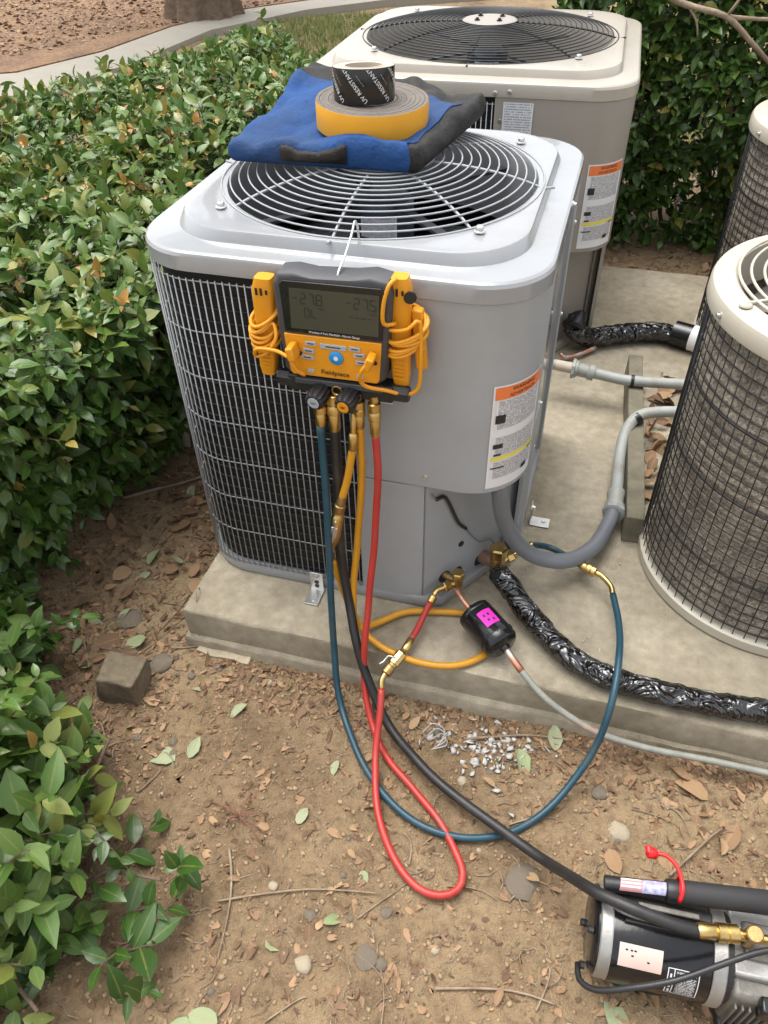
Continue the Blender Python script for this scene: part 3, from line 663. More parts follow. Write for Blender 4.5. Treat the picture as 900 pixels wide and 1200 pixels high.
def round_unit(name, loc, label):
    u = empty(name, loc, label, 'condenser', 'round condensing units with wire mesh sides', local=True)
    r = .31
    MB().lathe([(.27, .002), (r - .004, .002), (r + .004, .006), (r + .004, .030), (r - .002, .034), (r - .02, .034)], 96, cap0=True, cap1=True).build('base_ring', M_cream, u, smooth=40)
    prof = []
    nt_ = 26
    for i in range(nt_):
        z = .04 + i * .0255
        for k in range(4): prof.append((r - .024 + .010 * math.sin(PI * (k + .5) / 4), z + .0255 * k / 4))
    c = MB().lathe(prof, 120, cap0=False, cap1=False).build('spiny_coil', M_spiny, u, smooth=60)
    for k in range(76):
        a = 2 * PI * k / 76
        m = MB().tube([((r - .003) * math.cos(a), (r - .003) * math.sin(a), .03), ((r - .003) * math.cos(a), (r - .003) * math.sin(a), .71)], .0013, 6)
        m.build('upright_wire', M_black, u, smooth=180)
    for k in range(25):
        z = .05 + k * .0268; big = k in (5, 12, 18)
        MB().tube([((r - .008) * math.cos(2 * PI * i / 72), (r - .008) * math.sin(2 * PI * i / 72), z) for i in range(72)], .0030 if big else .0013, 6, closed=True).build('hoop_wire', M_black, u, smooth=180)
    MB().lathe([(r - .006, .695), (r + .006, .697), (r + .007, .702), (r + .006, .726), (r + .002, .735), (r - .008, .740), (r - .03, .743), (.274, .746), (.268, .743), (.266, .732), (.265, .66)], 96, cap0=False, cap1=False).build('cap', M_cream, u, smooth=35)
    g = empty_part('fan_guard', u)
    for i in range(9):
        rr = .268 if i == 0 else .270 - i * .0245
        MB().tube([(rr * math.cos(2 * PI * k / 72), rr * math.sin(2 * PI * k / 72), .752) for k in range(72)], .0031, 6, closed=True).build('ring', M_cream, g, smooth=180)
    for k in range(4):
        a = RAD(205) + k * PI / 2
        MB().tube([(.05 * math.cos(a), .05 * math.sin(a), .758), (.288 * math.cos(a), .288 * math.sin(a), .749)], .0036, 7).build('rod', M_cream, g, smooth=180)
        MB().lathe([(.013, 0), (.012, .003), (.008, .006)], 12, (.288 * math.cos(a), .288 * math.sin(a), .7445)).build('rod_boss', M_cream, g, smooth=60)
    MB().lathe([(.056, -.002), (.056, .004), (.04, .010)], 32, (0, 0, .758)).build('hub_plate', M_cream, g, smooth=50)
    for k in range(6):
        a = RAD(200 + 60 * k)
        MB().lathe([(.007, 0), (.007, .002), (.0045, .003), (.0045, .008)], 8, ((r + .006) * math.cos(a), (r + .006) * math.sin(a), .713), (math.cos(a), math.sin(a), 0)).build('screw', M_steel, u, smooth=50)
    MB().lathe([(.07, .60), (.07, .70), (.05, .71)], 24).build('motor', M_motor, u, smooth=40)
    for k in range(3):
        a0 = k * 2 * PI / 3 + 2.2; vs = []
        for i in range(7):
            rr = .06 + .195 * i / 6
            for j in range(4):
                a = a0 + (.35 + .6 * i / 6) * (j / 3 - .5); vs.append((rr * math.cos(a), rr * math.sin(a), .655 - .06 * (j / 3 - .5)))
        MB().add(vs, [(i * 4 + j, i * 4 + j + 1, (i + 1) * 4 + j + 1, (i + 1) * 4 + j) for i in range(6) for j in range(3)]).build('blade', M_alud, u, smooth=180)
    MB().lathe([(.262, .45), (.262, .452)], 40).build('inner_floor', M_dark, u)
    return u
def copy_tree(o, parent=None):
    c = o.copy(); COL.objects.link(c); c.parent = parent
    for ch in o.children: copy_tree(ch, c)
    return c
ru = round_unit('round_condenser', (1.397, .372, 0), 'round cream-capped condenser with black mesh at the right edge, nearest the camera')
ru2 = copy_tree(ru); ru2.location = (1.545, 1.53, 0); ru2['label'] = 'round cream-capped condenser with black mesh at the right edge, farther from camera beside the hedge'

# ------------------------------------------------------------------ pipes, conduits, hoses
def fit(parent, name, a, b, prof, mt, n=14):
    """turned fitting along a->b; prof = [(t, r)]"""
    a = Vector(a); b = Vector(b); L = (b - a).length
    return MB().lathe([(r, t * L) for t, r in prof], n, tuple(a), tuple(b - a)).build(name, mt, parent, smooth=40)
def swivel(parent, a, b, r=.011): # knurled swivel nut + ferrule
    a = Vector(a); b = Vector(b)
    fit(parent, 'swivel_nut', a, a.lerp(b, .55), [(0, r * .8), (.05, r), (.45, r), (.5, r * .86), (.56, r), (.95, r), (1, r * .8)], M_brass, 12)
    fit(parent, 'ferrule', a.lerp(b, .52), b, [(0, r * .7), (.1, r * .82), (.85, r * .82), (1, r * .7)], M_brass, 14)
def ball_valve(parent, a, b, lever=None):
    a = Vector(a); b = Vector(b); d = (b - a).normalized()
    fit(parent, 'valve_body', a, b, [(0, .009), (.12, .011), (.15, .0135), (.8, .0135), (.84, .011), (1, .009)], M_brass, 8)
    if lever:
        MB().tube(spline(lever, .006), .0022, 6).build('lever', M_steel, parent, smooth=180)
def irr(P, a=.0022):
    return [p + Vector((noise.noise(p * 9), noise.noise(p * 9 + Vector((7, 0, 0))), .4 * noise.noise(p * 9 + Vector((0, 5, 0))))) * a for p in P]

blue = [(0.401, -0.075, 0.566), (0.406, -0.090, 0.450), (0.410, -0.115, 0.281), (0.417, -0.150, 0.128), (0.430, -0.190, -0.003), (0.458, -0.246, -0.100), (0.532, -0.350, -0.120), (0.613, -0.426, -0.120), (0.698, -0.467, -0.120), (0.789, -0.472, -0.120), (0.873, -0.443, -0.120), (0.938, -0.386, -0.115), (0.992, -0.314, -0.085), (1.027, -0.253, -0.030), (1.041, -0.198, 0.060), (1.046, -0.103, 0.092), (1.044, 0.025, 0.060), (1.027, 0.117, 0.050)]
h = empty('refrigerant_hose', (.43, -.19, 0), 'dark blue hose looping over the soil and up onto the pad', 'hose', 'service hoses')
MB().tube(irr(spline(blue)), .0078, 12).build('tube', M_blue, h, smooth=180)
swivel(h, (.399, -.066, .625), (.401, -.074, .566), .0125)
swivel(h, (.982, .175, .055), (.943, .191, .056), .013)
MB().tube(spline([(1.027, .117, .05), (1.020, .142, .052), (.998, .166, .055), (.980, .176, .055)], .006), .0068, 10).build('elbow', M_brass, h, smooth=180)
MB().tube(spline([(.943, .191, .056), (.906, .219, .050), (.866, .239, .048), (.838, .226, .062), (.818, .190, .094)]), .0078, 12).build('tube', M_blue, h, smooth=180)
swivel(h, (.800, .166, .089), (.822, .192, .095), .0095)

black = [(0.424, -0.062, 0.560), (0.428, -0.075, 0.443), (0.427, -0.090, 0.261), (0.447, -0.120, 0.133), (0.478, -0.172, 0.050), (0.510, -0.205, -0.027), (0.577, -0.268, -0.100), (0.667, -0.343, -0.098), (0.755, -0.398, -0.094), (0.853, -0.444, -0.090), (0.955, -0.500, -0.062), (1.010, -0.562, 0.028), (1.042, -0.590, 0.066), (1.085, -0.605, 0.082), (1.11, -0.610, 0.084), (1.165, -0.614, 0.080), (1.207, -0.610, 0.071)]
h = empty('vacuum_hose', (.45, -.12, 0), 'thick black hose running from the yellow gauge down to the vacuum pump', 'hose', 'service hoses')
MB().tube(irr(spline(black)), .0105, 14).build('tube', M_bhose, h, smooth=180)
swivel(h, (.423, -.056, .632), (.424, -.063, .552), .0145)
swivel(h, (1.268, -.596, .066), (1.202, -.610, .072), .0155)

red = [(0.505, -0.060, 0.557), (0.512, -0.075, 0.460), (0.508, -0.090, 0.332), (0.501, -0.125, 0.177), (0.500, -0.175, 0.058), (0.506, -0.210, -0.048), (0.543, -0.274, -0.112), (0.599, -0.343, -0.120), (0.671, -0.396, -0.120), (0.740, -0.450, -0.120), (0.788, -0.507, -0.120), (0.808, -0.545, -0.120), (0.803, -0.577, -0.120), (0.773, -0.596, -0.120), (0.729, -0.592, -0.120), (0.677, -0.558, -0.120), (0.627, -0.496, -0.120), (0.595, -0.430, -0.112), (0.571, -0.347, -0.085), (0.564, -0.282, -0.040), (0.557, -0.242, -0.010)]
h = empty('refrigerant_hose', (.505, -.06, 0), 'red hose hanging from the gauge and looping on the soil back to the small valve', 'hose', 'service hoses')
MB().tube(irr(spline(red)), .0078, 12).build('tube', M_red, h, smooth=180)
swivel(h, (.503, -.055, .625), (.505, -.060, .552), .0125)
MB().tube(spline([(.557, -.242, -.010), (.553, -.226, .000), (.558, -.208, .008)], .005), .0065, 10).build('elbow', M_brass, h, smooth=180)
fit(h, 'swivel_nut', (.557, -.211, .006), (.566, -.192, .013), [(0, .010), (.1, .0125), (.9, .0125), (1, .010)], M_brassd, 12)
ball_valve(h, (.566, -.192, .013), (.586, -.152, .026), [(.572, -.18, .030), (.556, -.178, .030), (.548, -.190, .022), (.538, -.198, .018)])
fit(h, 'ferrule', (.586, -.152, .026), (.595, -.120, .031), [(0, .008), (.1, .0098), (.9, .0098), (1, .008)], M_brass)
MB().tube(spline([(.593, -.126, .030), (.602, -.085, .035), (.610, -.039, .047), (.616, -.018, .055)]), .0078, 12).build('tube', M_red, h, smooth=180)
fit(h, 'ferrule', (.615, -.020, .054), (.620, -.006, .062), [(0, .0098), (.9, .0098), (1, .006)], M_brass)
MB().tube(spline([(.620, -.006, .062), (.622, .003, .067), (.628, .012, .070)], .004), .0062, 10).build('elbow', M_brass, h, smooth=180)

yel = [(0.410, -0.100, 0.225), (0.420, -0.100, 0.175), (0.438, -0.098, 0.090), (0.474, -0.122, 0.040), (0.527, -0.149, 0.022), (0.603, -0.163, 0.012), (0.673, -0.160, 0.012), (0.726, -0.140, 0.012), (0.766, -0.100, 0.012), (0.780, -0.050, 0.012), (0.770, -0.005, 0.012), (0.735, 0.010, 0.012), (0.696, 0.004, 0.012), (0.627, -0.010, 0.012), (0.559, -0.030, 0.012), (0.506, -0.077, 0.014), (0.472, -0.120, 0.034), (0.459, -0.125, 0.085), (0.456, -0.100, 0.160), (0.464, -0.075, 0.282), (0.475, -0.065, 0.444), (0.474, -0.060, 0.573)]
h = empty('refrigerant_hose', (.46, -.08, 0), 'yellow hose coiled on the pad with a brass ball valve near its end', 'hose', 'service hoses')
MB().tube(irr(spline(yel)), .0078, 12).build('tube', M_yel, h, smooth=180)
MB().tube(spline([(0.464, -0.075, 0.535), (0.459, -0.082, 0.495), (0.451, -0.087, 0.448), (0.438, -0.091, 0.400)]), .0078, 12).build('tube', M_yel, h, smooth=180)
swivel(h, (.473, -.056, .625), (.474, -.060, .565), .0125)
MB().tube(spline([(.466, -.062, .600), (.465, -.070, .575), (.464, -.075, .545)], .005), .0062, 10).build('elbow', M_brass, h, smooth=180)
fit(h, 'ferrule', (.465, -.073, .560), (.463, -.077, .522), [(0, .007), (.1, .0095), (.95, .0095), (1, .008)], M_brass)
fit(h, 'ferrule', (.440, -.0905, .408), (.430, -.094, .366), [(0, .0085), (.1, .0098), (.5, .0098), (.55, .012), (1, .012)], M_brassd)
ball_valve(h, (.431, -.0935, .37), (.412, -.100, .262), [(.428, -.108, .352), (.422, -.110, .32), (.416, -.112, .285)])
MB().box((.4215, -.1085, .318), (.014, .003, .030), Matrix.Rotation(RAD(10), 3, 'Y')).build('valve_plate', M_steel, h, bev=.0008)
MB().tube(spline([(.412, -.100, .262), (.407, -.102, .245), (.408, -.101, .228)], .004), .0075, 10).build('elbow', M_copper, h, smooth=180)

def taped_line(name, P, r, label, cat, grp):
    h = empty(name, P[0], label, cat, grp)
    pts = spline(P, .006); rr = [r * (.97 + .05 * noise.noise(Vector((i * .21, 0, 1))) + .06 * ((i * .11) % 1.0)) for i in range(len(pts))]
    MB().tube(pts, rr, 26, wob=.10).build('tape_wrap', M_wrap, h, smooth=180)
    return h
sl = taped_line('insulated_suction_line', [(0.757, 0.088, 0.078), (0.770, 0.072, 0.082), (0.795, 0.050, 0.072), (0.842, 0.012, 0.046), (0.910, -0.047, 0.034), (0.972, -0.090, 0.032), (1.047, -0.112, 0.031), (1.136, -0.120, 0.031), (1.239, -0.122, 0.031), (1.366, -0.112, 0.031), (1.55, -.095, .029), (1.8, -.08, .029)], .0265,
                'shiny black tape-wrapped pipe running across the front of the pad', 'pipe', 'tape-wrapped pipes')
bl = taped_line('insulated_suction_line', [(0.80, 1.30, 0.10), (0.835, 1.29, 0.075), (0.878, 1.325, 0.045), (0.943, 1.365, 0.042), (1.029, 1.410, 0.040), (1.102, 1.430, 0.040), (1.165, 1.426, 0.038)], .034,
                'black tape-wrapped pipe between the beige condenser and the far round one', 'pipe', 'tape-wrapped pipes')
MB().tube(spline([(1.158, 1.427, .046), (1.20, 1.412, .046), (1.29, 1.38, .046)]), .044, 20).build('dark_sleeve', M_gloss, bl, smooth=60)
MB().tube([(1.217, 1.406, .046), (1.243, 1.397, .046)], .0452, 20, caps=False).build('white_band', M_white, bl, smooth=60)
MB().tube(spline([(0.786, 1.224, 0.03), (0.802, 1.215, 0.018), (0.851, 1.250, 0.018), (0.90, 1.300, 0.022)]), .008, 10).build('copper_stub', M_copper, bl, smooth=180)
MB().tube(spline([(.80, 1.30, .10), (.815, 1.28, .13), (.83, 1.275, .145), (.822, 1.25, .12)]), [.03] * 3 + [.026] * 60 if False else .026, 10, wob=.5).build('torn_foam', M_bplas, bl, smooth=180)

h = empty('liquid_line', (.66, .01, .07), 'thin bare copper pipe with a black filter can along the pad edge', 'pipe')
MB().tube(spline([(.668, .020, .072), (.680, .004, .070), (.696, -.012, .066), (.712, -.026, .062)]), .0065, 10).build('copper_stub', M_copper, h, smooth=180)
MB().tube(spline([(.812, -.112, .052), (.822, -.124, .05), (.858, -.150, .030), (.911, -.178, .0), (.982, -.196, -.030), (1.040, -.202, -.050), (1.142, -.200, -.066), (1.266, -.190, -.074), (1.398, -.184, -.080), (1.8, -.18, -.08)]), .0076, 10).build('pipe', M_oxid, h, smooth=180)
MB().tube(spline([(.808, -.108, .052), (.822, -.124, .05), (.850, -.145, .034)]), .0083, 10).build('heated_copper', M_copper, h, smooth=180)
ax0, ax1 = Vector((.708, -.018, .060)), Vector((.812, -.112, .052))
fd = fit(h, 'filter_drier', ax0, ax1, [(0, .010), (.07, .013), (.10, .033), (.13, .041), (.16, .0410), (.20, .0420), (.215, .0410), (.23, .0420), (.70, .0420), (.715, .0440), (.735, .0440), (.75, .0420), (.84, .0415), (.88, .038), (.91, .033), (.935, .013), (1, .010)], M_gloss, 40)
d_ = (ax1 - ax0).normalized(); up_ = Vector((-.25, -.55, .8)); up_ = (up_ - d_ * up_.dot(d_)).normalized(); sd_ = d_.cross(up_)
def onfd(t, a, r=.0427): return ax0.lerp(ax1, t) + (up_ * math.cos(a) + sd_ * math.sin(a)) * r
side = 1 if onfd(.5, .8).x > onfd(.5, -.8).x else -1
st = uvquad('sticker', lambda u, v: onfd(.32 + .30 * v, side * (.15 + .85 * u)), M_pink, fd, 8)
for t, a, s_ in ((.42, .5, 'OK'), ):
    pass
for k, (t0, a0) in enumerate(((.40, .35), (.40, .60), (.50, .42), (.52, .70))):
    uvquad('print_mark', lambda u, v: onfd(t0 + .05 * v, side * (a0 + .12 * u), .0430), M_ink, st, 2)

# electrical conduits
h = empty('flexible_conduit', (.74, .05, .36), 'dark grey flexible conduit hanging from the grey condenser to a pipe coupling', 'conduit')
MB().tube(spline([(0.742, 0.062, 0.40), (0.742, 0.058, 0.36), (0.754, 0.085, 0.260), (0.786, 0.113, 0.170), (0.840, 0.136, 0.110), (0.911, 0.173, 0.080), (0.967, 0.249, 0.066), (0.998, 0.347, 0.060), (1.012, 0.425, 0.058)]), .0190, 18).build('sleeve', M_conduit, h, smooth=180)
def conduit(name, P, label, fits):
    h = empty(name, P[0], label, 'conduit', 'rigid conduits clipped to the timber')
    MB().tube(spline(P), .0165, 14).build('pipe', M_pvc, h, smooth=180)
    for nm, a, b, pr, mt in fits: fit(h, nm, a, b, pr, mt, 12 if nm != 'lock_nut' else 8)
    return h
conduit('rigid_conduit', [(1.012, .43, .058), (1.013, .547, .056), (1.013, .660, .060), (1.022, .745, .085), (1.052, .788, .110), (1.111, .815, .115), (1.195, .835, .115)], 'pale grey pipe bending over the timber towards the near round condenser',
        [('coupling', (1.011, .405, .057), (1.013, .485, .057), [(0, .024), (.1, .027), (.28, .027), (.30, .022), (.8, .022), (.84, .024), (1, .024)], M_pvc), ('lock_nut', (1.010, .398, .057), (1.0115, .412, .057), [(0, .029), (.1, .031), (.9, .031), (1, .029)], M_pvc),
         ('clip', (1.040, .776, .101), (1.052, .785, .108), [(0, .0185), (1, .0185)], M_bplas)])
conduit('rigid_conduit', [(0.770, 0.992, 0.12), (0.800, 0.991, 0.12), (0.855, 0.983, 0.118), (0.915, 0.982, 0.112), (0.995, 0.976, 0.107), (1.060, 0.980, 0.107), (1.194, 1.000, 0.105), (1.5, 1.04, .105)], 'straight pale grey pipe crossing the timber behind the grey condenser',
        [('coupling', (.838, .985, .119), (.905, .983, .113), [(0, .027), (.22, .027), (.24, .021), (.7, .021), (.75, .025), (1, .025)], M_pvc), ('lock_nut', (.835, .9855, .119), (.845, .985, .1185), [(0, .030), (.1, .032), (.9, .032), (1, .030)], M_pvc),
         ('cream_pipe', (.785, .9915, .12), (.838, .985, .119), [(0, .0172), (1, .0172)], M_card), ('clip', (1.018, .977, .107), (1.028, .9775, .107), [(0, .0185), (1, .0185)], M_bplas)])

# timber and block
def rough_box(name, c, d, mt, label, cat, rz=0, n=6, amp=.003, kind=None, tilt=None):
    bm = bmesh.new(); bmesh.ops.create_cube(bm, size=1)
    bmesh.ops.subdivide_edges(bm, edges=bm.edges, cuts=n, use_grid_fill=True)
    for v in bm.verts:
        p = Vector((v.co.x * d[0], v.co.y * d[1], v.co.z * d[2]))
        p += Vector((noise.noise(p * 17), noise.noise(p * 17 + Vector((5, 0, 0))), noise.noise(p * 17 + Vector((0, 9, 0))))) * amp
        v.co = p
    me = bpy.data.meshes.new(name); bm.to_mesh(me); bm.free()
    o = put(name, me, mt); o.location = c; o.rotation_euler = (tilt[0] if tilt else 0, tilt[1] if tilt else 0, rz)
    b = o.modifiers.new('bevel', 'BEVEL'); b.width = min(d) * .06; b.segments = 2; b.limit_method = 'ANGLE'; b.angle_limit = RAD(50)
    return props(o, label, cat)
rough_box('timber_beam', (1.047, .765, .044), (.045, .81, .088), M_wood, 'weathered grey length of timber lying on the concrete pad', 'timber', rz=RAD(2.3), n=10, amp=.002)
rough_box('mortar_spill', (.125, -.172, GZ + .004), (.15, .022, .02), M_stonep, 'rough pale mortar lip at the foot of the concrete pad corner', 'mortar', n=14, amp=.009)
rough_box('wooden_block', (-.066, -.322, GZ + .030), (.098, .090, .095), M_blockw, 'small square brown wooden block sitting on the soil', 'block', rz=RAD(6), n=8, amp=.006, tilt=(RAD(-4), RAD(3)))
h = empty('stake', (-.34, .56, GZ), 'short pale stake with a dark cap at the foot of the hedge', 'stake')
MB().tube([(-.35, .575, GZ - .02), (-.322, .545, .0)], .012, 10).build('shaft', M_card, h, smooth=60)
MB().tube([(-.323, .546, -.004), (-.318, .541, .022)], .017, 10).build('cap', M_bplas, h, smooth=60)

# ------------------------------------------------------------------ tool bag and tape rolls
def smooth_grid(name, F, nu, nv, mt, parent, th=.0, closed=False):
    vs = [F(i / nu, j / nv) for j in range(nv + 1) for i in range(nu + 1)]
    fs = [(j * (nu + 1) + i, j * (nu + 1) + i + 1, (j + 1) * (nu + 1) + i + 1, (j + 1) * (nu + 1) + i) for j in range(nv) for i in range(nu)]
    o = MB().add(vs, fs).build(name, mt, parent, smooth=180)
    if th:
        s_ = o.modifiers.new('th', 'SOLIDIFY'); s_.thickness = th
    return o
bag = empty('tool_bag', (.33, .45, .91), 'flattened blue canvas tool bag with black ends on the grey fan guard', 'bag')
def bag_pt(u, v, w):
    """u left-right, v front-back, w 0 bottom - 1 top"""
    FL, FR, BR, BL = Vector((.112, .292, 0)), Vector((.492, .302, 0)), Vector((.552, .650, 0)), Vector((.128, .735, 0))
    p = (FL * (1 - u) + FR * u) * (1 - v) + (BL * (1 - u) + BR * u) * v
    zb_ = .9145 + .010 * v + .01 * (1 - v) * 0
    th = (.034 + .018 * u + .006 * math.sin(3.1 * u)) * (1 - v) + (.045 - .005 * u) * v
    dip = -.016 * math.exp(-((u - .58) ** 2 / .06 + (v - .42) ** 2 / .09))
    rise = .036 * v * v * (1 - u) ** .8
    fo = .009 * math.exp(-((u * .8 + v * 1.1 - .62) / .035) ** 2) - .009 * math.exp(-((u * 1.0 - v * .7 - .12) / .05) ** 2)
    wr = fo + .018 * noise.noise(Vector((p.x * 13, p.y * 13, 2))) + .014 * abs(noise.noise(Vector((p.x * 19, p.y * 12, 5)))) + .002 * noise.noise(Vector((p.x * 60, p.y * 60, 5)))
    z = zb_ + w * (th + dip + rise) + (wr if w > .4 else 0)
    e = (abs(2 * u - 1) ** 10) * .4 + (abs(2 * v - 1) ** 10) * .4
    bulge = math.sin(PI * w) * .012
    c = Vector((.32, .49, 0)); d = (Vector((p.x, p.y, 0)) - c); 
    q = p + d.normalized() * bulge * (1 if (u < .02 or u > .98 or v < .02 or v > .98) else 0)
    return Vector((q.x, q.y, z))
def bag_shell(name, u0, u1, v0, v1, mt, faces):
    mb = MB(); nu, nv, nw = max(3, int(44 * (u1 - u0))), max(3, int(40 * (v1 - v0))), 6
    def grid(F, a, b):
        vs = [F(i / a, j / b) for j in range(b + 1) for i in range(a + 1)]
        mb.add(vs, [(j * (a + 1) + i, j * (a + 1) + i + 1, (j + 1) * (a + 1) + i + 1, (j + 1) * (a + 1) + i) for j in range(b) for i in range(a)])
    U = lambda s: u0 + (u1 - u0) * s; V = lambda s: v0 + (v1 - v0) * s
    if 't' in faces: grid(lambda s, t: bag_pt(U(s), V(t), 1), nu, nv)
    if 'b' in faces: grid(lambda s, t: bag_pt(U(s), V(t), 0), nu, nv)
    if 'f' in faces: grid(lambda s, t: bag_pt(U(s), 0, t), nu, nw)
    if 'k' in faces: grid(lambda s, t: bag_pt(U(s), 1, t), nu, nw)
    if 'l' in faces: grid(lambda s, t: bag_pt(0, V(s), t), nv, nw)
    if 'r' in faces: grid(lambda s, t: bag_pt(1, V(s), t), nv, nw)
    me = bpy.data.meshes.new(name); me.from_pydata(mb.v, [], mb.f); bm = bmesh.new(); bm.from_mesh(me)
    bmesh.ops.remove_doubles(bm, verts=bm.verts, dist=.0006); bmesh.ops.smooth_vert(bm, verts=[v for v in bm.verts if not v.is_boundary], factor=.5, use_axis_x=True, use_axis_y=True, use_axis_z=True)
    bmesh.ops.recalc_face_normals(bm, faces=bm.faces); bm.to_mesh(me); bm.free(); shade(me, 180)
    o = put(name, me, mt, bag); s_ = o.modifiers.new('th', 'SOLIDIFY'); s_.thickness = .002; s_.offset = 0
    b = o.modifiers.new('sub', 'SUBSURF'); b.levels = 1; b.render_levels = 1
    return o
bag_shell('body', 0, .955, 0, .80, M_bagb, 'tbfl')
bag_shell('end_panel', .95, 1, 0, 1, M_bagk, 'tbfkr')
bag_shell('back_panel', 0, .955, .795, 1, M_bagk, 'tbkl')
smooth_grid('patch', lambda s, t: bag_pt(.30 + .34 * s, -.004, .25 + .5 * t) + Vector((0, -.0035, .001)), 12, 3, M_bagk, bag, .0015)
def seam_tube(pts): MB().tube(pts, .0022, 6).build('piping', M_bagb, bag, smooth=180)
seam_tube([bag_pt(.952, v / 14 * .86, 1.02) + Vector((0, 0, .001)) for v in range(14)])

def roll(name, c, axis_, r, h_, label, outer_mat, side_mat, core_r, core_mat):
    t = empty(name, c, label, 'tape', 'tape rolls on the bag'); q = Vector(axis_).normalized(); c = Vector(c)
    MB().lathe([(r, 0), (r + .0004, h_ * .02), (r + .0004, h_ * .98), (r, h_)], 72, tuple(c), tuple(q), cap0=False, cap1=False).build('outer_wrap', outer_mat, t, smooth=60)
    prof = [(r - .0006, h_ * .995)]; n = 7 if side_mat is M_foam else 3
    for k in range(n):
        a = r - .0006 - (r - core_r - .004) * (k + .8) / n; prof += [(a + .0012, h_ * .985 - .001 * (k % 2)), (a, h_ * .955), (a - .0012, h_ * .985)]
    prof += [(core_r + .002, h_ * .98), (core_r + .002, 0.002)]
    MB().lathe(prof, 72, tuple(c), tuple(q), cap0=False, cap1=False).build('wound_layers', side_mat, t, smooth=40)
    MB().lathe([(core_r + .002, h_ * .975), (core_r + .002, h_), (core_r - .001, h_), (core_r - .001, 0), (core_r + .002, 0), (core_r + .002, h_ * .5)], 48, tuple(c), tuple(q), cap0=False, cap1=False).build('core', core_mat, t, smooth=40)
    MB().lathe([(r, .0), (core_r, 0.0)], 72, tuple(c), tuple(q), cap0=False, cap1=False).build('underside', side_mat, t)
    return t
big = roll('foam_tape_roll', (.368, .425, .963), (.03, -.035, 1), .113, .050, 'wide grey foam tape roll with bright yellow backing on the blue bag', M_tapey, M_foam, .045, M_card)
mb = MB()
small = roll('tape_roll', (.355, .418, 1.009), (-.03, .09, 1), .0605, .061, 'small black tape roll printed in white on top of the yellow one', M_gloss, M_card, .038, M_card)
qs = Vector((0, 0, 1)).rotation_difference(Vector((-.03, .09, 1)).normalized())
for k in range(7):
    me = text_mesh('UV RESISTANT', .0112, 0)
    bm = bmesh.new(); bm.from_mesh(me); bmesh.ops.triangulate(bm, faces=bm.faces); bmesh.ops.subdivide_edges(bm, edges=[e for e in bm.edges if e.calc_length() > .004], cuts=2)
    kill = []
    for v in bm.verts:
        x, y = v.co.x, v.co.y; a = RAD(128); X, Y = x * math.cos(a) - y * math.sin(a), x * math.sin(a) + y * math.cos(a)
        ang = -PI / 2 + (k - 3) * .80 + X / .0605; zz = .033 + Y
        if not .001 < zz < .060: kill.append(v)
        v.co = Vector((.355, .418, 1.009)) + qs @ Vector((.0615 * math.cos(ang), .0615 * math.sin(ang), zz))
    bmesh.ops.delete(bm, geom=kill, context='VERTS'); bm.to_mesh(me); bm.free()
    put('lettering', me, M_white, small)
    me = text_mesh('--- -- ---- ---', .005, 0)
    for v in me.vertices:
        x, y = v.co.x, v.co.y - .013; a = RAD(128); X, Y = x * math.cos(a) - y * math.sin(a), x * math.sin(a) + y * math.cos(a)
        ang = -PI / 2 + (k - 3) * .80 + X / .0605
        v.co = Vector((.355, .418, 1.009)) + qs @ Vector((.0614 * math.cos(ang), .0614 * math.sin(ang), .033 + Y))
    put('fine_print', me, M_white, small)
me = text_mesh('TAPE', .006, 0)
bpy.data.meshes.remove(me)

# ------------------------------------------------------------------ digital manifold gauge
mg = empty('manifold_gauge', (.43, -.03, .65), 'yellow and dark grey digital gauge hanging on the grey condenser front', 'gauge')
YF = -.062
def body_poly(s=0.0):
    P = [(.348, .664), (.515, .667), (.527, .680), (.535, .765), (.541, .845), (.534, .866), (.505, .872), (.470, .866), (.400, .862), (.366, .866), (.338, .862), (.329, .842), (.330, .760), (.334, .676)]
    c = Vector((.435, .765)); return [tuple(c + (Vector(p) - c) * (1 - s)) for p in P]
pl = body_poly(); mb = MB()
def ringat(s, y): return [Vector((x, y, z)) for x, z in body_poly(s)]
mb.loft([ringat(.06, -.010), ringat(0, -.016), ringat(0, YF + .006), ringat(.03, YF + .001), ringat(.07, YF)], close_first=True, close_last=True)
gb = mb.build('housing', M_rubber, mg, smooth=45)
def plate(name, poly, y0, y1, mt, parent, bev=0):
    mb = MB(); n = len(poly); mb.add([(x, y0, z) for x, z in poly] + [(x, y1, z) for x, z in poly], [tuple(range(n)), tuple(range(n, 2 * n))[::-1]] + [(i, (i + 1) % n, n + (i + 1) % n, n + i) for i in range(n)])
    return mb.build(name, mt, parent, bev=bev)
bez = plate('bezel', [(.345, .757), (.524, .760), (.530, .850), (.525, .857), (.350, .853), (.343, .846)], YF, YF - .0035, M_gloss, mg, .001)
scr = plate('screen', [(.358, .7655), (.518, .7685), (.521, .845), (.361, .8415)], YF - .003, YF - .0045, M_lcd, bez)
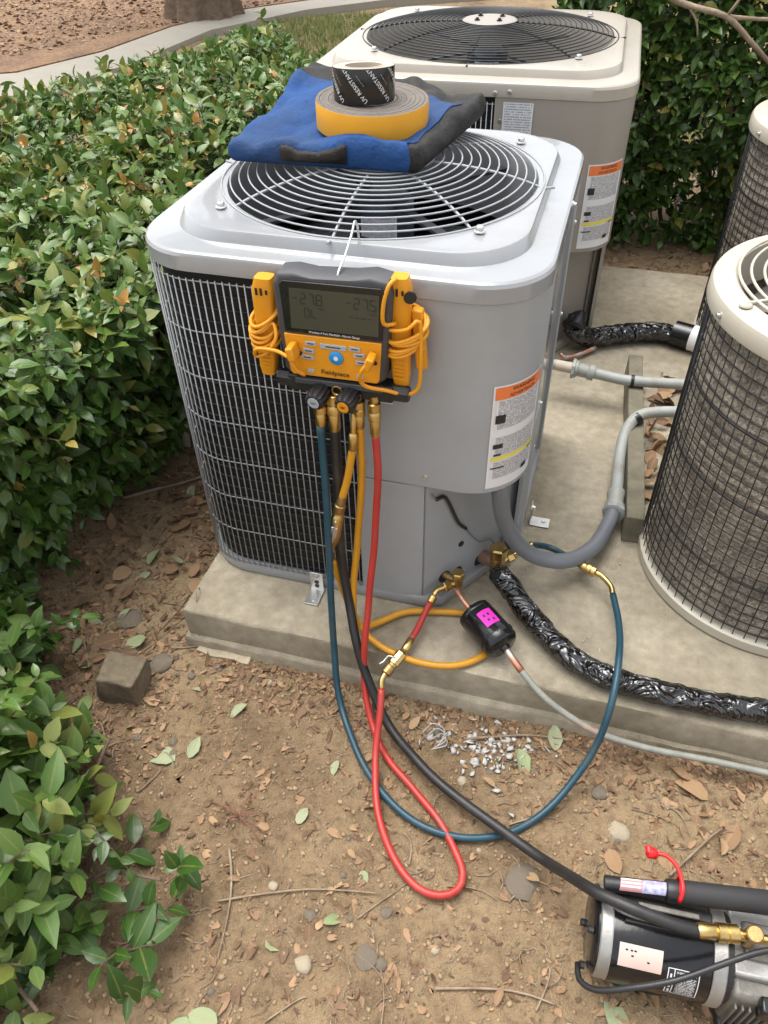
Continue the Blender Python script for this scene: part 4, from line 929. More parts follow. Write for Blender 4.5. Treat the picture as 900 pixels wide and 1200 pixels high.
def seg7(s, x, z, hgt, parent, dx=1.0):
    """seven-segment digits as thin dark bars on the screen"""
    SEG = {'0': 'abcdef', '1': 'bc', '2': 'abged', '5': 'afgcd', '7': 'abc', '8': 'abcdefg', 'L': 'def', '-': 'g'}
    wd = hgt * .48; t = hgt * .10
    for ch in s:
        if ch == '.':
            MB().box((x - wd * .18, YF - .0047, z + t / 2), (t, .0004, t)).build('digit', M_ink, parent); continue
        mb = MB(); y = YF - .0047
        R4 = {'a': ((.5, 1), (1, 0)), 'g': ((.5, .5), (1, 0)), 'd': ((.5, 0), (1, 0)), 'f': ((0, .75), (0, 1)), 'b': ((1, .75), (0, 1)), 'e': ((0, .25), (0, 1)), 'c': ((1, .25), (0, 1))}
        for k in SEG[ch]:
            (px, pz), (hx, hz) = R4[k]
            mb.box((x + px * wd, y, z + pz * hgt), (wd * .8 if hx else t, .0004, t if hx else hgt * .42))
        mb.build('digit', M_ink, parent); x += wd * 1.55
seg7('-27.8', .366, .8145, .0195, scr); seg7('-27.5', .462, .8165, .0195, scr); seg7('0L', .386, .790, .017, scr)
for i in range(4): MB().box((.470 + i * .011, YF - .0047, .800), (.006, .0004, .0016)).build('digit', M_ink, scr)
MB().box((.417, YF - .0047, .8085), (.012, .0004, .0012)).build('unit_mark', M_ink, scr); MB().box((.510, YF - .0047, .8095), (.012, .0004, .0012)).build('unit_mark', M_ink, scr)
text('Wireless 4 Port Manifold - Micron Gauge', .0056, M_white, bez, (.437, YF - .0038, .7612))
fp = plate('yellow_panel', [(.347, .676), (.353, .670), (.512, .673), (.517, .679), (.523, .7555), (.342, .7525)], YF + .001, YF - .004, M_yplas, mg, .0012)
yb = YF - .0042
def pill(name, x, z, w_, h_, mt, s=None, rot=0):
    o = plate(name, [(x - w_ / 2, z - h_ / 2), (x + w_ / 2, z - h_ / 2 + rot), (x + w_ / 2 - .001, z + h_ / 2 + rot), (x - w_ / 2 + .001, z + h_ / 2)], yb, yb - .0018, mt, fp, .0006)
    if s: MB().box((x, yb - .0020, z + rot / 2), (w_ * .55, .0004, h_ * .22)).build('print_mark', M_ink, o)
pill('button', .392, .7385, .022, .0085, M_greybtn, True, .001); pill('button', .434, .7375, .050, .0095, M_greybtn, True); pill('button', .474, .7395, .022, .0085, M_greybtn, True, -.001)
pill('button', .387, .7245, .022, .0085, M_greybtn, True, -.001); pill('button', .482, .7265, .022, .0085, M_greybtn, True, .001)
pill('button', .384, .7110, .024, .0085, M_greybtn, True, -.001); pill('button', .485, .7125, .022, .0085, M_greybtn, True, .001)
pill('button', .3880, .6825, .014, .0075, M_greybtn); pill('button', .4820, .6840, .014, .0075, M_greybtn)
MB().lathe([(.0135, 0), (.0135, .002), (.012, .003)], 28, (.4385, yb, .716), (0, -1, 0)).build('power_button', M_bluebtn, fp, smooth=40)
MB().lathe([(.0042, 0), (.0042, .0006)], 18, (.4385, yb - .003, .716), (0, -1, 0)).build('power_mark', M_white, fp)
text('Fieldpiece', .0135, M_ink, fp, (.4345, yb - .0012, .6835))
for x in (.362, .508):
    MB().lathe([(.0045, 0), (.0045, .0006)], 14, (x + (.008 if x < .4 else .002), yb, .716), (0, -1, 0)).build('socket', M_ink, fp)
# valve block under the gauge
MB().box((.437, -.040, .645), (.205, .036, .034)).build('valve_block', M_bplas, mg, bev=.004)
plate('block_face', [(.352, .650), (.523, .653), (.521, .665), (.353, .662)], -.054, -.066, M_rubber, mg, .002)
def knurl(a, z): return 1 + .05 * (1 if math.sin(a * 14) > 0 else -1)
for x0_, x1_ in ((.312, .345), (.532, .572)):
    MB().lathe([(.013, 0), (.015, .003), (.015, .030), (.013, .036)], 28, (x0_, -.045, .646), (1, 0, 0), rfun=knurl).build('end_knob', M_bplas, mg, smooth=30)
for x, mt in ((.405, M_greybtn), (.462, M_yplas)):
    k = MB().lathe([(.015, 0), (.018, .004), (.0195, .030), (.0175, .040), (.015, .042)], 42, (x, -.058, .640), (-.12, -1, -.12), rfun=knurl).build('knob', M_bplas, mg, smooth=30)
    MB().lathe([(.0115, .0425), (.0115, .0435)], 24, (x, -.058, .640), (-.12, -1, -.12)).build('disc', mt, k)
    dvec = Vector((-.12, -1, -.12)).normalized()
    text('VAC' if x < .43 else 'REF', .0058, M_ink, k, tuple(Vector((x, -.058, .640)) + dvec * .0440), (1, -.12, 0), (-.0, -.12, 1))
MB().tube([(.4345 + .0095 * math.cos(2 * PI * k / 24), -.064, .645 + .0095 * math.sin(2 * PI * k / 24)) for k in range(24)], .0025, 8, closed=True).build('sight_ring', M_brass, mg, smooth=180)
for x, y in ((.399, -.052), (.423, -.048), (.470, -.052), (.503, -.052)):
    fit(mg, 'port', (x, y, .638), (x, y - .003, .604), [(0, .010), (.3, .010), (.32, .0085), (1, .0085)], M_brass)
MB().tube(spline([(.447, .060, .905), (.4465, .048, .918), (.4465, .030, .905), (.446, -.005, .885), (.444, -.042, .868), (.444, -.050, .858)], .004), .0021, 8).build('hook', M_steel, mg, smooth=180)
MB().tube(spline([(.447, .060, .905), (.448, .062, .880), (.448, .058, .872)], .004), .0021, 8).build('hook', M_steel, mg, smooth=180)

# pipe clamp probes with wound leads
def clamp(name, x, label, zt_, zb_, tilt, jaw):
    c = empty(name, (x, -.03, zb_), label, 'probe', 'yellow clamp probes beside the gauge')
    n = 10; mb = MB(); rings = []
    W0 = .0195
    for i in range(n + 1):
        t = i / n; z = zb_ + (zt_ - zb_) * t; wdt = W0 * (.82 + .30 * t - .10 * (t > .95)); dpt = .016 * (.8 + .3 * t)
        if i in (0, n): wdt *= .82; dpt *= .8
        cx = x + tilt * (t - .5); rings.append([Vector((cx + wdt * math.copysign(abs(math.cos(a)) ** .5, math.cos(a)), -.028 + dpt * math.copysign(abs(math.sin(a)) ** .5, math.sin(a)), z)) for a in [2 * PI * k / 20 for k in range(20)]])
    mb.loft(rings, close_first=True, close_last=True); b = mb.build('grip', M_yplas, c, smooth=50)
    for k in range(5): MB().box((x - tilt * (.42 - .02 * k), -.0445 + .0006 * k, zb_ + .022 + .0085 * k), (.020, .0015, .0022)).build('grip_rib', M_yprint if False else M_yplas, b)
    for dx in (-.009, 0, .010): MB().box((x + tilt * .38 + dx, -.0462, zt_ - .022), (.0035, .002, .013 if dx < .005 else .008)).build('slot', M_bagk, b)
    if jaw:
        MB().loft([[Vector((x + .028 + a * .010 - (1 - t) * .012 * 0 + .010 * (1 - t), -.018 + bq * .009, zb_ + .035 + .115 * t)) for a, bq in ((-1, -1), (1, -1), (1, 1), (-1, 1))] for t in (0, .5, 1)], close_first=True, close_last=True).build('jaw', M_yplas, c, bev=.003)
        MB().lathe([(.011, 0), (.011, .004)], 18, (x + .020, -.040, zt_ - .030), (.3, -1, 0)).build('pivot', M_bplas, c, smooth=40)
    return c, b
def coil_lead(parent, x, z, n, rx, ry, seed, ext):
    r_ = random.Random(seed); P = []
    for k in range(n * 10):
        a = 2 * PI * k / 10; t = k / (n * 10)
        P.append((x + (rx + .004 * math.sin(k * .7 + seed)) * math.cos(a), -.030 + ry * math.sin(a), z + .052 * (t - .5) + .016 * math.sin(a + .6 + .4 * math.sin(k * .11 + seed)) + .010 * math.sin(k * .23 + seed)))
    MB().tube(spline(P + ext, .006), .0037, 8).build('lead', M_yplas, parent, smooth=180)
c1, b1 = clamp('clamp_probe', .293, 'yellow clamp probe with wound lead at the left of the gauge', .838, .640, .014, False)
coil_lead(c1, .292, .742, 7, .027, .027, 2, [(.322, -.058, .735), (.300, -.062, .702), (.275, -.055, .690), (.285, -.065, .712), (.325, -.070, .716), (.352, -.082, .715), (.362, -.092, .726)])
c2, b2 = clamp('clamp_probe', .547, 'yellow clamp probe with wound lead and open jaw at the right of the gauge', .866, .655, -.004, True)
coil_lead(c2, .556, .762, 7, .036, .030, 5, [(.590, -.052, .72), (.585, -.050, .665), (.560, -.050, .648), (.530, -.066, .662), (.498, -.078, .672), (.489, -.088, .690), (.495, -.096, .715), (.505, -.094, .730)])
MB().tube(spline([(.545, -.052, .79), (.528, -.066, .795), (.528, -.066, .83), (.536, -.058, .862), (.545, -.045, .868)], .006), .0037, 8).build('lead', M_yplas, c2, smooth=180)
MB().tube(spline([(.362, -.078, .735), (.358, -.082, .712), (.366, -.082, .690), (.378, -.074, .676)], .005), .0038, 8).build('lead', M_yplas, c1, smooth=180)
for par, x in ((c1, .3625), (c2, .506)):
    MB().box((x, -.083, .728), (.014, .030, .026), Matrix.Rotation(RAD(20 if x > .4 else -12), 3, 'Y')).build('plug', M_yplas, par, bev=.003)

# ------------------------------------------------------------------ vacuum pump
vp = empty('vacuum_pump', (1.2, -.62, GZ), 'black and silver vacuum pump with a carry handle lying on the soil', 'pump')
pc_, pa_ = Vector((1.043, -.612, -.026)), Vector((1, .055, 0)).normalized()
def pl_(t, up=0, side=0): return pc_ + pa_ * t + Vector((0, 0, up)) + Vector((-pa_.y, pa_.x, 0)) * side
def ridg(a, z): return 1 + (.018 if math.sin(a * 9) > .6 else 0)
MB().lathe([(.058, 0), (.068, .003), (.0725, .008), (.0725, .012)], 48, tuple(pl_(0)), tuple(pa_)).build('end_cover', M_gloss, vp, smooth=35)
MB().lathe([(.073, .011), (.0755, .013), (.0755, .029), (.077, .031)], 48, tuple(pl_(0)), tuple(pa_)).build('end_bell', M_alu, vp, smooth=35)
MB().lathe([(.078, 0), (.0785, .002), (.0785, .158), (.077, .160)], 56, tuple(pl_(.031)), tuple(pa_)).build('motor_body', M_gloss, vp, smooth=40)
MB().lathe([(.0785, 0), (.0800, .002), (.0800, .020), (.0785, .022)], 48, tuple(pl_(.192)), tuple(pa_)).build('end_bell', M_alu, vp, smooth=35)
MB().lathe([(.070, 0), (.070, .012)], 40, tuple(pl_(.214)), tuple(pa_)).build('gap_ring', M_ink, vp)
for k in range(4):
    a = RAD(25 + 90 * k); q = Vector((0, math.cos(a), math.sin(a)))
    MB().lathe([(.007, -.002), (.007, .006), (.005, .008)], 8, tuple(pl_(-.0) + q * .062), (-1, 0, 0)).build('bolt', M_bplas, vp, smooth=40)
# cast front end: cartridge block with ribs and a flat top
cs = MB().box(tuple(pl_(.262, -.02)), (.075, .148, .116), Matrix.Rotation(.055, 3, 'Z')).build('pump_housing', M_alud, vp, bev=.012, seg=3)
for k in range(6): MB().box(tuple(pl_(.236 + .011 * k, -.03, -.076)), (.004, .012, .085), Matrix.Rotation(.055, 3, 'Z')).build('cooling_rib', M_alud, cs, bev=.001)
MB().box(tuple(pl_(.275, .044, .010)), (.100, .108, .018), Matrix.Rotation(.055, 3, 'Z')).build('top_cover', M_alu, vp, bev=.006, seg=3)
MB().box(tuple(pl_(.275, .056, .012)), (.062, .060, .012), Matrix.Rotation(.055, 3, 'Z')).build('raised_pad', M_alud, vp, bev=.004)
MB().box(tuple(pl_(.34, -.03, 0)), (.085, .130, .105), Matrix.Rotation(.055, 3, 'Z')).build('oil_case', M_alu, vp, bev=.014, seg=3)
MB().box(tuple(pl_(.27, -.092, -.02)), (.080, .150, .022), Matrix.Rotation(.055, 3, 'Z')).build('foot', M_bplas, vp, bev=.006)
MB().box(tuple(pl_(.10, -.088, 0)), (.080, .110, .022), Matrix.Rotation(.055, 3, 'Z')).build('foot', M_bplas, vp, bev=.006)
MB().box(tuple(pl_(.282, .030, -.078)), (.034, .026, .040), Matrix.Rotation(.055, 3, 'Z')).build('switch', M_gloss, vp, bev=.004)
# saddle bracket and handle
mb = MB()
sb = [pl_(.060, .070, -.012), pl_(.20, .066, -.022), pl_(.20, .058, .055), pl_(.060, .062, .050)]
MB().box(tuple(pl_(.12, .082, -.010)), (.145, .006, .014), Matrix.Rotation(.055, 3, 'Z')).build('saddle_bracket', M_bplas, vp, bev=.002)
MB().box(tuple(pl_(.12, .070, .010)), (.145, .05, .012), Matrix.Rotation(.055, 3, 'Z')).build('saddle_bracket', M_bplas, vp, bev=.003)
MB().box(tuple(pl_(.12, .080, .022)), (.10, .010, .006), Matrix.Rotation(.055, 3, 'Z')).build('saddle_bracket', M_alud, vp, bev=.002)
h0, h1, h2 = Vector((1.052, -.572, .068)), Vector((1.172, -.556, .074)), Vector((1.330, -.534, .078))
MB().tube([h0, h1], .0135, 16).build('handle_bar', M_bplas, vp, smooth=40)
MB().lathe([(.0175, 0), (.019, .003), (.019, .022), (.0175, .025)], 20, tuple(h1 - (h2 - h1).normalized() * .02), tuple(h2 - h1)).build('handle_collar', M_bplas, vp, smooth=40)
M_grip = mat('black_foam_grip', (.022, .021, .021), .7, var=.15, vs=40, bump=.0005, bs=300)
gr = fit(vp, 'grip', h1, h2, [(0, .0175), (.02, .0195), (.97, .0195), (1, .017)], M_grip, 24)
fit(vp, 'handle_end', h2, h2 + Vector((.08, .012, .002)), [(0, .013), (1, .013)], M_alu, 16)
hd = (h1 - h0).normalized()
fl = uvquad('handle_sticker', lambda u, v: tuple(h0.lerp(h1, .20 + .62 * u) + Vector((0, -.0140 * math.sin(RAD(-35 + 95 * v)), .0140 * math.cos(RAD(-35 + 95 * v))))), mat('sticker_red', (.42, .20, .20), .35, var=.1), vp, 6, 8)
uvquad('sticker_field', lambda u, v: tuple(h0.lerp(h1, .50 + .32 * u) + Vector((0, -.0144 * math.sin(RAD(-35 + 95 * v)), .0144 * math.cos(RAD(-35 + 95 * v))))), mat('sticker_lilac', (.34, .33, .50), .35, var=.5, vs=160), fl, 6, 8)
for k in range(3):
    uvquad('sticker_stripe', lambda u, v: tuple(h0.lerp(h1, .21 + .27 * u) + Vector((0, -.0146 * math.sin(RAD(-28 + 24 * k + 11 * v)), .0146 * math.cos(RAD(-28 + 24 * k + 11 * v))))), M_white, fl, 4, 3)
# labels on the motor
def onm(t, a, r=.0790): return tuple(pc_ + pa_ * t + Vector((0, 0, 1)) * r * math.cos(a) + Vector((pa_.y, -pa_.x, 0)) * r * math.sin(a))
l1 = uvquad('paper_label', lambda u, v: onm(.042 + .070 * u, RAD(58 - 28 * v)), mat('pink_paper', (.62, .46, .40), .6, var=.08), vp, 2, 10)
me = l1.data
l1b = MB()
for nm, t0, t1, a0, a1, mt in (('important_label', .122, .172, 84, 46, M_white), ):
    n = 10; vs = []
    for j in range(n + 1):
        for i in range(3): vs.append(onm(t0 + (t1 - t0) * i / 2, RAD(a0 + (a1 - a0) * j / n), .0791))
    lb = MB().add(vs, [(j * 3 + i, j * 3 + i + 1, (j + 1) * 3 + i + 1, (j + 1) * 3 + i) for j in range(n) for i in range(2)]).build(nm, mt, vp, smooth=180)
for j in range(9):      # black panel and rows inside the white border
    pass
def patch_(name, t0, t1, a0, a1, mt, par, r, n=6):
    vs = [onm(t0 + (t1 - t0) * i / 2, RAD(a0 + (a1 - a0) * j / n), r) for j in range(n + 1) for i in range(3)]
    me = bpy.data.meshes.new(name); me.from_pydata(vs, [], [(j * 3 + i, j * 3 + i + 1, (j + 1) * 3 + i + 1, (j + 1) * 3 + i) for j in range(n) for i in range(2)])
    uv = me.uv_layers.new(name='UVMap')
    for p in me.polygons:
        for li in p.loop_indices:
            k = me.loops[li].vertex_index; uv.data[li].uv = ((k % 3) / 2, (k // 3) / n)
    return put(name, me, mt, par)
patch_('black_field', .1235, .132, 83, 47, M_ink, lb, .0793); patch_('black_field', .1335, .1705, 83, 47, M_ink, lb, .0793)
patch_('print_block', .136, .169, 81, 54, M_printk, lb, .0795)
def curved_text(s, size, t, ang, mt, par, r=.0796, turn=0):
    me = text_mesh(s, size, 0)
    for v in me.vertices:
        x, y = v.co.x, v.co.y
        if turn: x, y = -y, x
        v.co = Vector(onm(t + x, RAD(ang) - y / r, r))
    put('lettering', me, mt, par)
curved_text('IMPORTANT', .0058, .152, 50.5, M_white, lb)
for a_ in (53, 60, 68, 76): patch_('print_mark', .1262, .1292, a_, a_ + 5, M_white, lb, .0796, 2)
for t_, a_ in ((.052, 36), (.060, 36), (.066, 36), (.062, 42), (.088, 46)): patch_('print_mark', t_, t_ + .004, a_, a_ + 2, M_bagk, l1, .0793, 2)
# brass tee, cord, red cap
te = Vector((1.288, -.594, .064))
MB().lathe([(.011, -.02), (.011, .012)], 14, tuple(te)).build('tee_body', M_brassd, vp, smooth=50)
MB().lathe([(.0125, 0), (.0135, .002), (.0135, .018), (.0115, .020)], 24, tuple(te + Vector((0, 0, .008))), (0, -.25, 1)).build('tee_cap', M_brassd, vp, smooth=40)
MB().tube([te, te + Vector((.05, .004, 0))], .008, 12).build('tee_port', M_brass, vp, smooth=60)
MB().tube([te + Vector((-.028, -.002, 0)), te], .009, 12).build('tee_port', M_brass, vp, smooth=60)
MB().tube(spline([(1.340, -.600, .078), (1.290, -.622, .074), (1.240, -.650, .064), (1.175, -.686, .048), (1.110, -.708, .022), (1.062, -.715, -.010), (1.036, -.700, -.030), (1.032, -.672, -.04)]), .0052, 10).build('power_cord', M_bplas, vp, smooth=180)
rc_ = [(1.173, -.575, .080), (1.175, -.562, .094), (1.173, -.545, .095), (1.166, -.522, .092), (1.150, -.506, .088), (1.130, -.503, .082)]
MB().tube(spline(rc_, .005), .0037, 8).build('cap_strap', M_redp, vp, smooth=180)
MB().tube([(1.1725 + 0, -.551 + .0205 * math.cos(a), .073 + .0205 * math.sin(a)) for a in [2 * PI * k / 24 for k in range(24)]], .0028, 8, closed=True).build('strap_loop', M_redp, vp, smooth=180)
MB().lathe([(.0075, 0), (.0095, .002), (.0095, .014), (.0065, .017)], 16, (1.133, -.503, .080), (-.7, -.2, .3)).build('red_cap', M_redp, vp, smooth=50)
MB().lathe([(.006, 0), (.006, .010), (.004, .012)], 12, (1.121, -.508, .088), (-.3, .8, .3)).build('red_cap', M_redp, vp, smooth=50)

# ------------------------------------------------------------------ leaves
def leaf_shape(L=1.0, Wd=.46, fold=.16, curl=.18, kind='pointed'):
    ts = [0, .14, .40, .68, .88, 1.0] ; ws = {'pointed': [0, .30, .5, .40, .17, 0], 'broad': [0, .36, .5, .46, .28, 0], 'long': [0, .34, .5, .38, .18, 0]}[kind]
    vs = []; mid = []; lf = []; rt = []
    for t, w_ in zip(ts, ws):
        z = -curl * (t - .25) ** 2 * 1.2
        mid.append(len(vs)); vs.append((0, t * L, z * L))
        if w_:
            lf.append(len(vs)); vs.append((-w_ * Wd * L, t * L - .02 * L, (z + fold * w_) * L)); rt.append(len(vs)); vs.append((w_ * Wd * L, t * L - .02 * L, (z + fold * w_) * L))
    fs = []
    n = len(ts)
    for i in range(n - 1):
        a, b = mid[i], mid[i + 1]
        if i == 0: fs += [(a, b, lf[0]), (a, rt[0], b)]
        elif i == n - 2: fs += [(a, b, lf[i - 1]), (a, rt[i - 1], b)]
        else: fs += [(a, b, lf[i], lf[i - 1]), (a, rt[i - 1], rt[i], b)]
    return np.array(vs), fs
LEAFMID = [0, 0, 1, 1, 0, 1, 1, 0, 1, 1, 0, 1, 1, 0]      # 1 on the leaf margin, 0 on the midrib
def edge_attr(m):
    a = m.attributes.new('edge', 'FLOAT', 'POINT'); a.data.foreach_set('value', LEAFMID)
def basis(axis_, normal):
    y = axis_ / (np.linalg.norm(axis_) + 1e-9); z = normal - y * np.dot(normal, y); z /= (np.linalg.norm(z) + 1e-9); x = np.cross(y, z)
    return np.stack([x, y, z], 1)
class Foliage:
    def __init__(s): s.pos = []; s.bas = []; s.size = []; s.tint = []; s.out = []; s.twigs = []
    def leaf(s, p, ax, nrm, size, tint, out):
        s.pos.append(p); s.bas.append(basis(ax, nrm)); s.size.append(size); s.tint.append(tint); s.out.append(out)
    def shoot(s, p, d, n, L, size, tint0, tspread=.12, out=1.0, droop=.25, newtip=0.0):
        p = np.array(p, float); d = np.array(d, float); d /= np.linalg.norm(d)
        side0 = np.cross(d, nrs.normal(size=3)); side0 /= np.linalg.norm(side0) + 1e-9
        pts = [p.copy()]; phi = nrs.rand() * 6
        for i in range(n):
            t = (i + .5) / n
            q = p + d * L * t + np.array([0, 0, -droop * L * t * t])
            pts.append(q)
            phi += 2.4; s2 = np.cross(d, side0); sd = side0 * math.cos(phi) + s2 * math.sin(phi)
            ax = sd * (1.0 - .45 * t) + d * (.25 + .5 * t) + nrs.normal(size=3) * .18 + np.array([0, 0, -.14])
            nr = d * .6 + np.array([0, 0, .9]) + nrs.normal(size=3) * .35
            ti = tint0 + nrs.normal() * tspread
            if newtip and t > .55: ti = newtip + nrs.normal() * .03
            else: ti = min(ti, .80)
            s.leaf(q, ax, nr, size * (.50 + .95 * nrs.rand() ** 1.2) * (1 - .3 * (t > .85)) * (.72 if ti > .9 else 1), float(np.clip(ti, 0, 1)), out + t * .1)
        s.twigs.append(pts)
    def build(s, parent, nparts, name='leaf', kinds=('pointed',), Wd=.48, mt=None, twig_mat=None, twig_r=.0016):
        mt = mt or M_leaf
        pos = np.array(s.pos); bas = np.array(s.bas); size = np.array(s.size); tint = np.array(s.tint); out = np.array(s.out)
        R3 = np.array([list(_r), list(_u), list(_f)]); d = (pos - np.array(CAM)) @ R3.T
        u = 36.08 / 36 * d[:, 0] / d[:, 2]; v = 36.08 / 36 * d[:, 1] / d[:, 2]
        inside = (np.abs(u) < .49) & (np.abs(v) < .655) & (d[:, 2] > .1)
        facing = np.abs(np.einsum('ij,ij->i', bas[:, :, 2], (np.array(CAM) - pos) / np.linalg.norm(pos - np.array(CAM), axis=1)[:, None]))
        score = np.where(inside, size / d[:, 2] * (.3 + facing) * np.where(out >= 1, 1.0, .2), 0)
        order = np.argsort(-score); sel = order[:nparts]; rest = order[nparts:]
        groups = np.array_split(rest, 3); sh = [leaf_shape(1, Wd * k_, f_, c_) for k_, f_, c_ in ((1, .14, .20), (.88, .26, .34), (1.1, .06, .08))]
        V = []; T = []
        big = []
        for g, (lv, lf_) in zip(groups, sh):
            P = np.einsum('nij,kj->nki', bas[g], lv) * size[g][:, None, None] + pos[g][:, None, :]; big.append(P); T.append(tint[g])
        fol = joinmesh('foliage', np.concatenate(big), sh[0][1], mt, np.concatenate(T), parent, smooth=True, mid=LEAFMID); fol['kind'] = 'stuff'
        if nparts:
            lib = []
            for k in range(24):
                lv, lf_ = sh[k % 3]; o_ = bpy.data.meshes.new(name); o_.from_pydata([tuple(a) for a in lv], [], lf_); o_.materials.append(mt); shade(o_, 180); edge_attr(o_)
                at_ = o_.attributes.new('tint', 'FLOAT', 'FACE'); tv_ = (k // 3) / 7 * .92 + .03
                at_.data.foreach_set('value', [tv_] * len(lf_)); lib.append((tv_, o_))
            for i in sel:
                k = min(7, max(0, int(round((tint[i] - .03) / .92 * 7)))); o_ = put(name, lib[k * 3 + int(i) % 3][1], mt, parent)
                m4 = Matrix.Identity(4)
                for a in range(3):
                    for b in range(3): m4[a][b] = bas[i][a, b] * size[i]
                    m4[a][3] = pos[i][a]
                o_.matrix_parent_inverse = Matrix.Identity(4)
                o_.matrix_basis = (Matrix.Translation(parent.location).inverted() @ m4)
        mb = MB()
        for pts in s.twigs:
            if nrs.rand() < .75: mb.tube([Vector(p) for p in pts[::max(1, len(pts) // 4)]], twig_r, 4, caps=False)
        t_ = mb.build('twigs', twig_mat or M_stem, parent); t_['kind'] = 'stuff'
        return fol
def fnoise(x, y, z=0.0): return noise.noise(Vector((x, y, z)))

# left hedge -----------------------------------------------------------------
def top_h(x, y): return .54 + .09 * fnoise(x * 2.2, y * 2.2, 1) + .05 * fnoise(x * 6, y * 6, 2) + .05 * min(1, max(0, y - .6))
def left_lim(y):
    return -1.62 + (.26 * (y - 1.2) if y > 1.2 else 0) if y < 3.2 else -1.1
def right_lim(y, z):
    t = (z - GZ) / .7
    return -.44 + .26 * min(1, max(0, t)) ** .8 * min(1, max(.35, .55 + y * .9)) + .06 * fnoise(y * 3, z * 3, 4) - .06 * min(1, max(0, (.15 - y) / .5))
hd = empty('hedge', (-.8, 1.3, GZ), 'broad glossy green hedge with orange new shoots left of the condensers', 'hedge', 'glossy-leaved hedges')
F = Foliage()
def new_growth(x, y):
    c = math.exp(-((x + .75) ** 2 / .16 + (y - 1.45) ** 2 / .22)); return c
n_top = 0
while n_top < 3300:
    y = -.42 + 4.0 * nrs.rand() ** 1.25; x = left_lim(y) + (right_lim(y, .5) + .04 - left_lim(y)) * nrs.rand()
    if y > 2.2 + (-x - .25) * 1.3: continue
    z = top_h(x, y) - abs(nrs.normal()) * .07
    if fnoise(x * 4.5, y * 4.5, 31) < -.27: continue
    ng = new_growth(x, y)
    if ng < .15 and y > 2 and nrs.rand() < .3: continue
    tip = .93 if nrs.rand() < .018 + .42 * ng else (.84 if nrs.rand() < .22 else 0)
    dx, dy = nrs.normal() * .45, nrs.normal() * .45
    F.shoot((x, y, z), (dx * 1.5, dy * 1.5 - .1, .62), nrs.randint(6, 10), .08 + .05 * nrs.rand(), .048, .60 + .12 * fnoise(x * 3, y * 3, 9), .13, 1.0, .3, tip); n_top += 1
n_s = 0
while n_s < 1900:
    y = -.45 + 3.4 * nrs.rand() ** 1.35; z = GZ + .03 + .62 * nrs.rand() ** .8
    if y > 2.25 or fnoise(y * 4, z * 4, 12) < -.26: continue
    x = right_lim(y, z) - abs(nrs.normal()) * .07
    dn = (.75 + nrs.normal() * .3, -.35 + nrs.normal() * .4, .15 + nrs.normal() * .35)
    F.shoot((x - .03, y, z), dn, nrs.randint(5, 9), .07 + .06 * nrs.rand(), .052, .46 + .10 * fnoise(y * 3, z * 3, 9), .13, 1.0, .25, .84 if nrs.rand() < .05 else 0); n_s += 1
n_e = 0
while n_e < 520:         # near end of the hedge, towards the camera
    x = -1.2 + .85 * nrs.rand(); z = GZ + .03 + .6 * nrs.rand(); y = -.40 - .10 * nrs.rand() + .10 * fnoise(x * 4, z * 4)
    F.shoot((x, y, z), (.3 + nrs.normal() * .3, -.8, .2 + nrs.normal() * .3), nrs.randint(5, 9), .09, .052, .38, .13, 1.0); n_e += 1
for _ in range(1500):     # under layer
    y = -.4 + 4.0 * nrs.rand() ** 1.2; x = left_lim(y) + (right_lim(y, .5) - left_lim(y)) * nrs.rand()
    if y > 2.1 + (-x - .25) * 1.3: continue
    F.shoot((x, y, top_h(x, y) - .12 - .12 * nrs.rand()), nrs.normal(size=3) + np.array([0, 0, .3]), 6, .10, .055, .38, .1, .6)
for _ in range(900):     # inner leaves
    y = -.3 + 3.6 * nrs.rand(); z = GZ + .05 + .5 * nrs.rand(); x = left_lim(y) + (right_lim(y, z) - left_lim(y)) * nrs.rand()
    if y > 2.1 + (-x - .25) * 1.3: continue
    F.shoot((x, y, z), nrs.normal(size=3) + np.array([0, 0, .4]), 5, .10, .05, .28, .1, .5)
F.build(hd, 300, Wd=.54)
for i in range(70):
    y = -.3 + 2.4 * rnd.random(); x0 = right_lim(y, 0) - .12 - .55 * rnd.random(); P = [(x0, y, GZ - .03)]
    for k in range(4): P.append((P[-1][0] + .05 * rnd.gauss(.3, 1), P[-1][1] + .05 * rnd.gauss(0, 1), P[-1][2] + .14))
    MB().tube(spline(P, .03), [.011 * (1 - .6 * q / 60) if q < 60 else .004 for q in range(len(spline(P, .03)))], 6).build('stem', M_stem, hd, smooth=180)

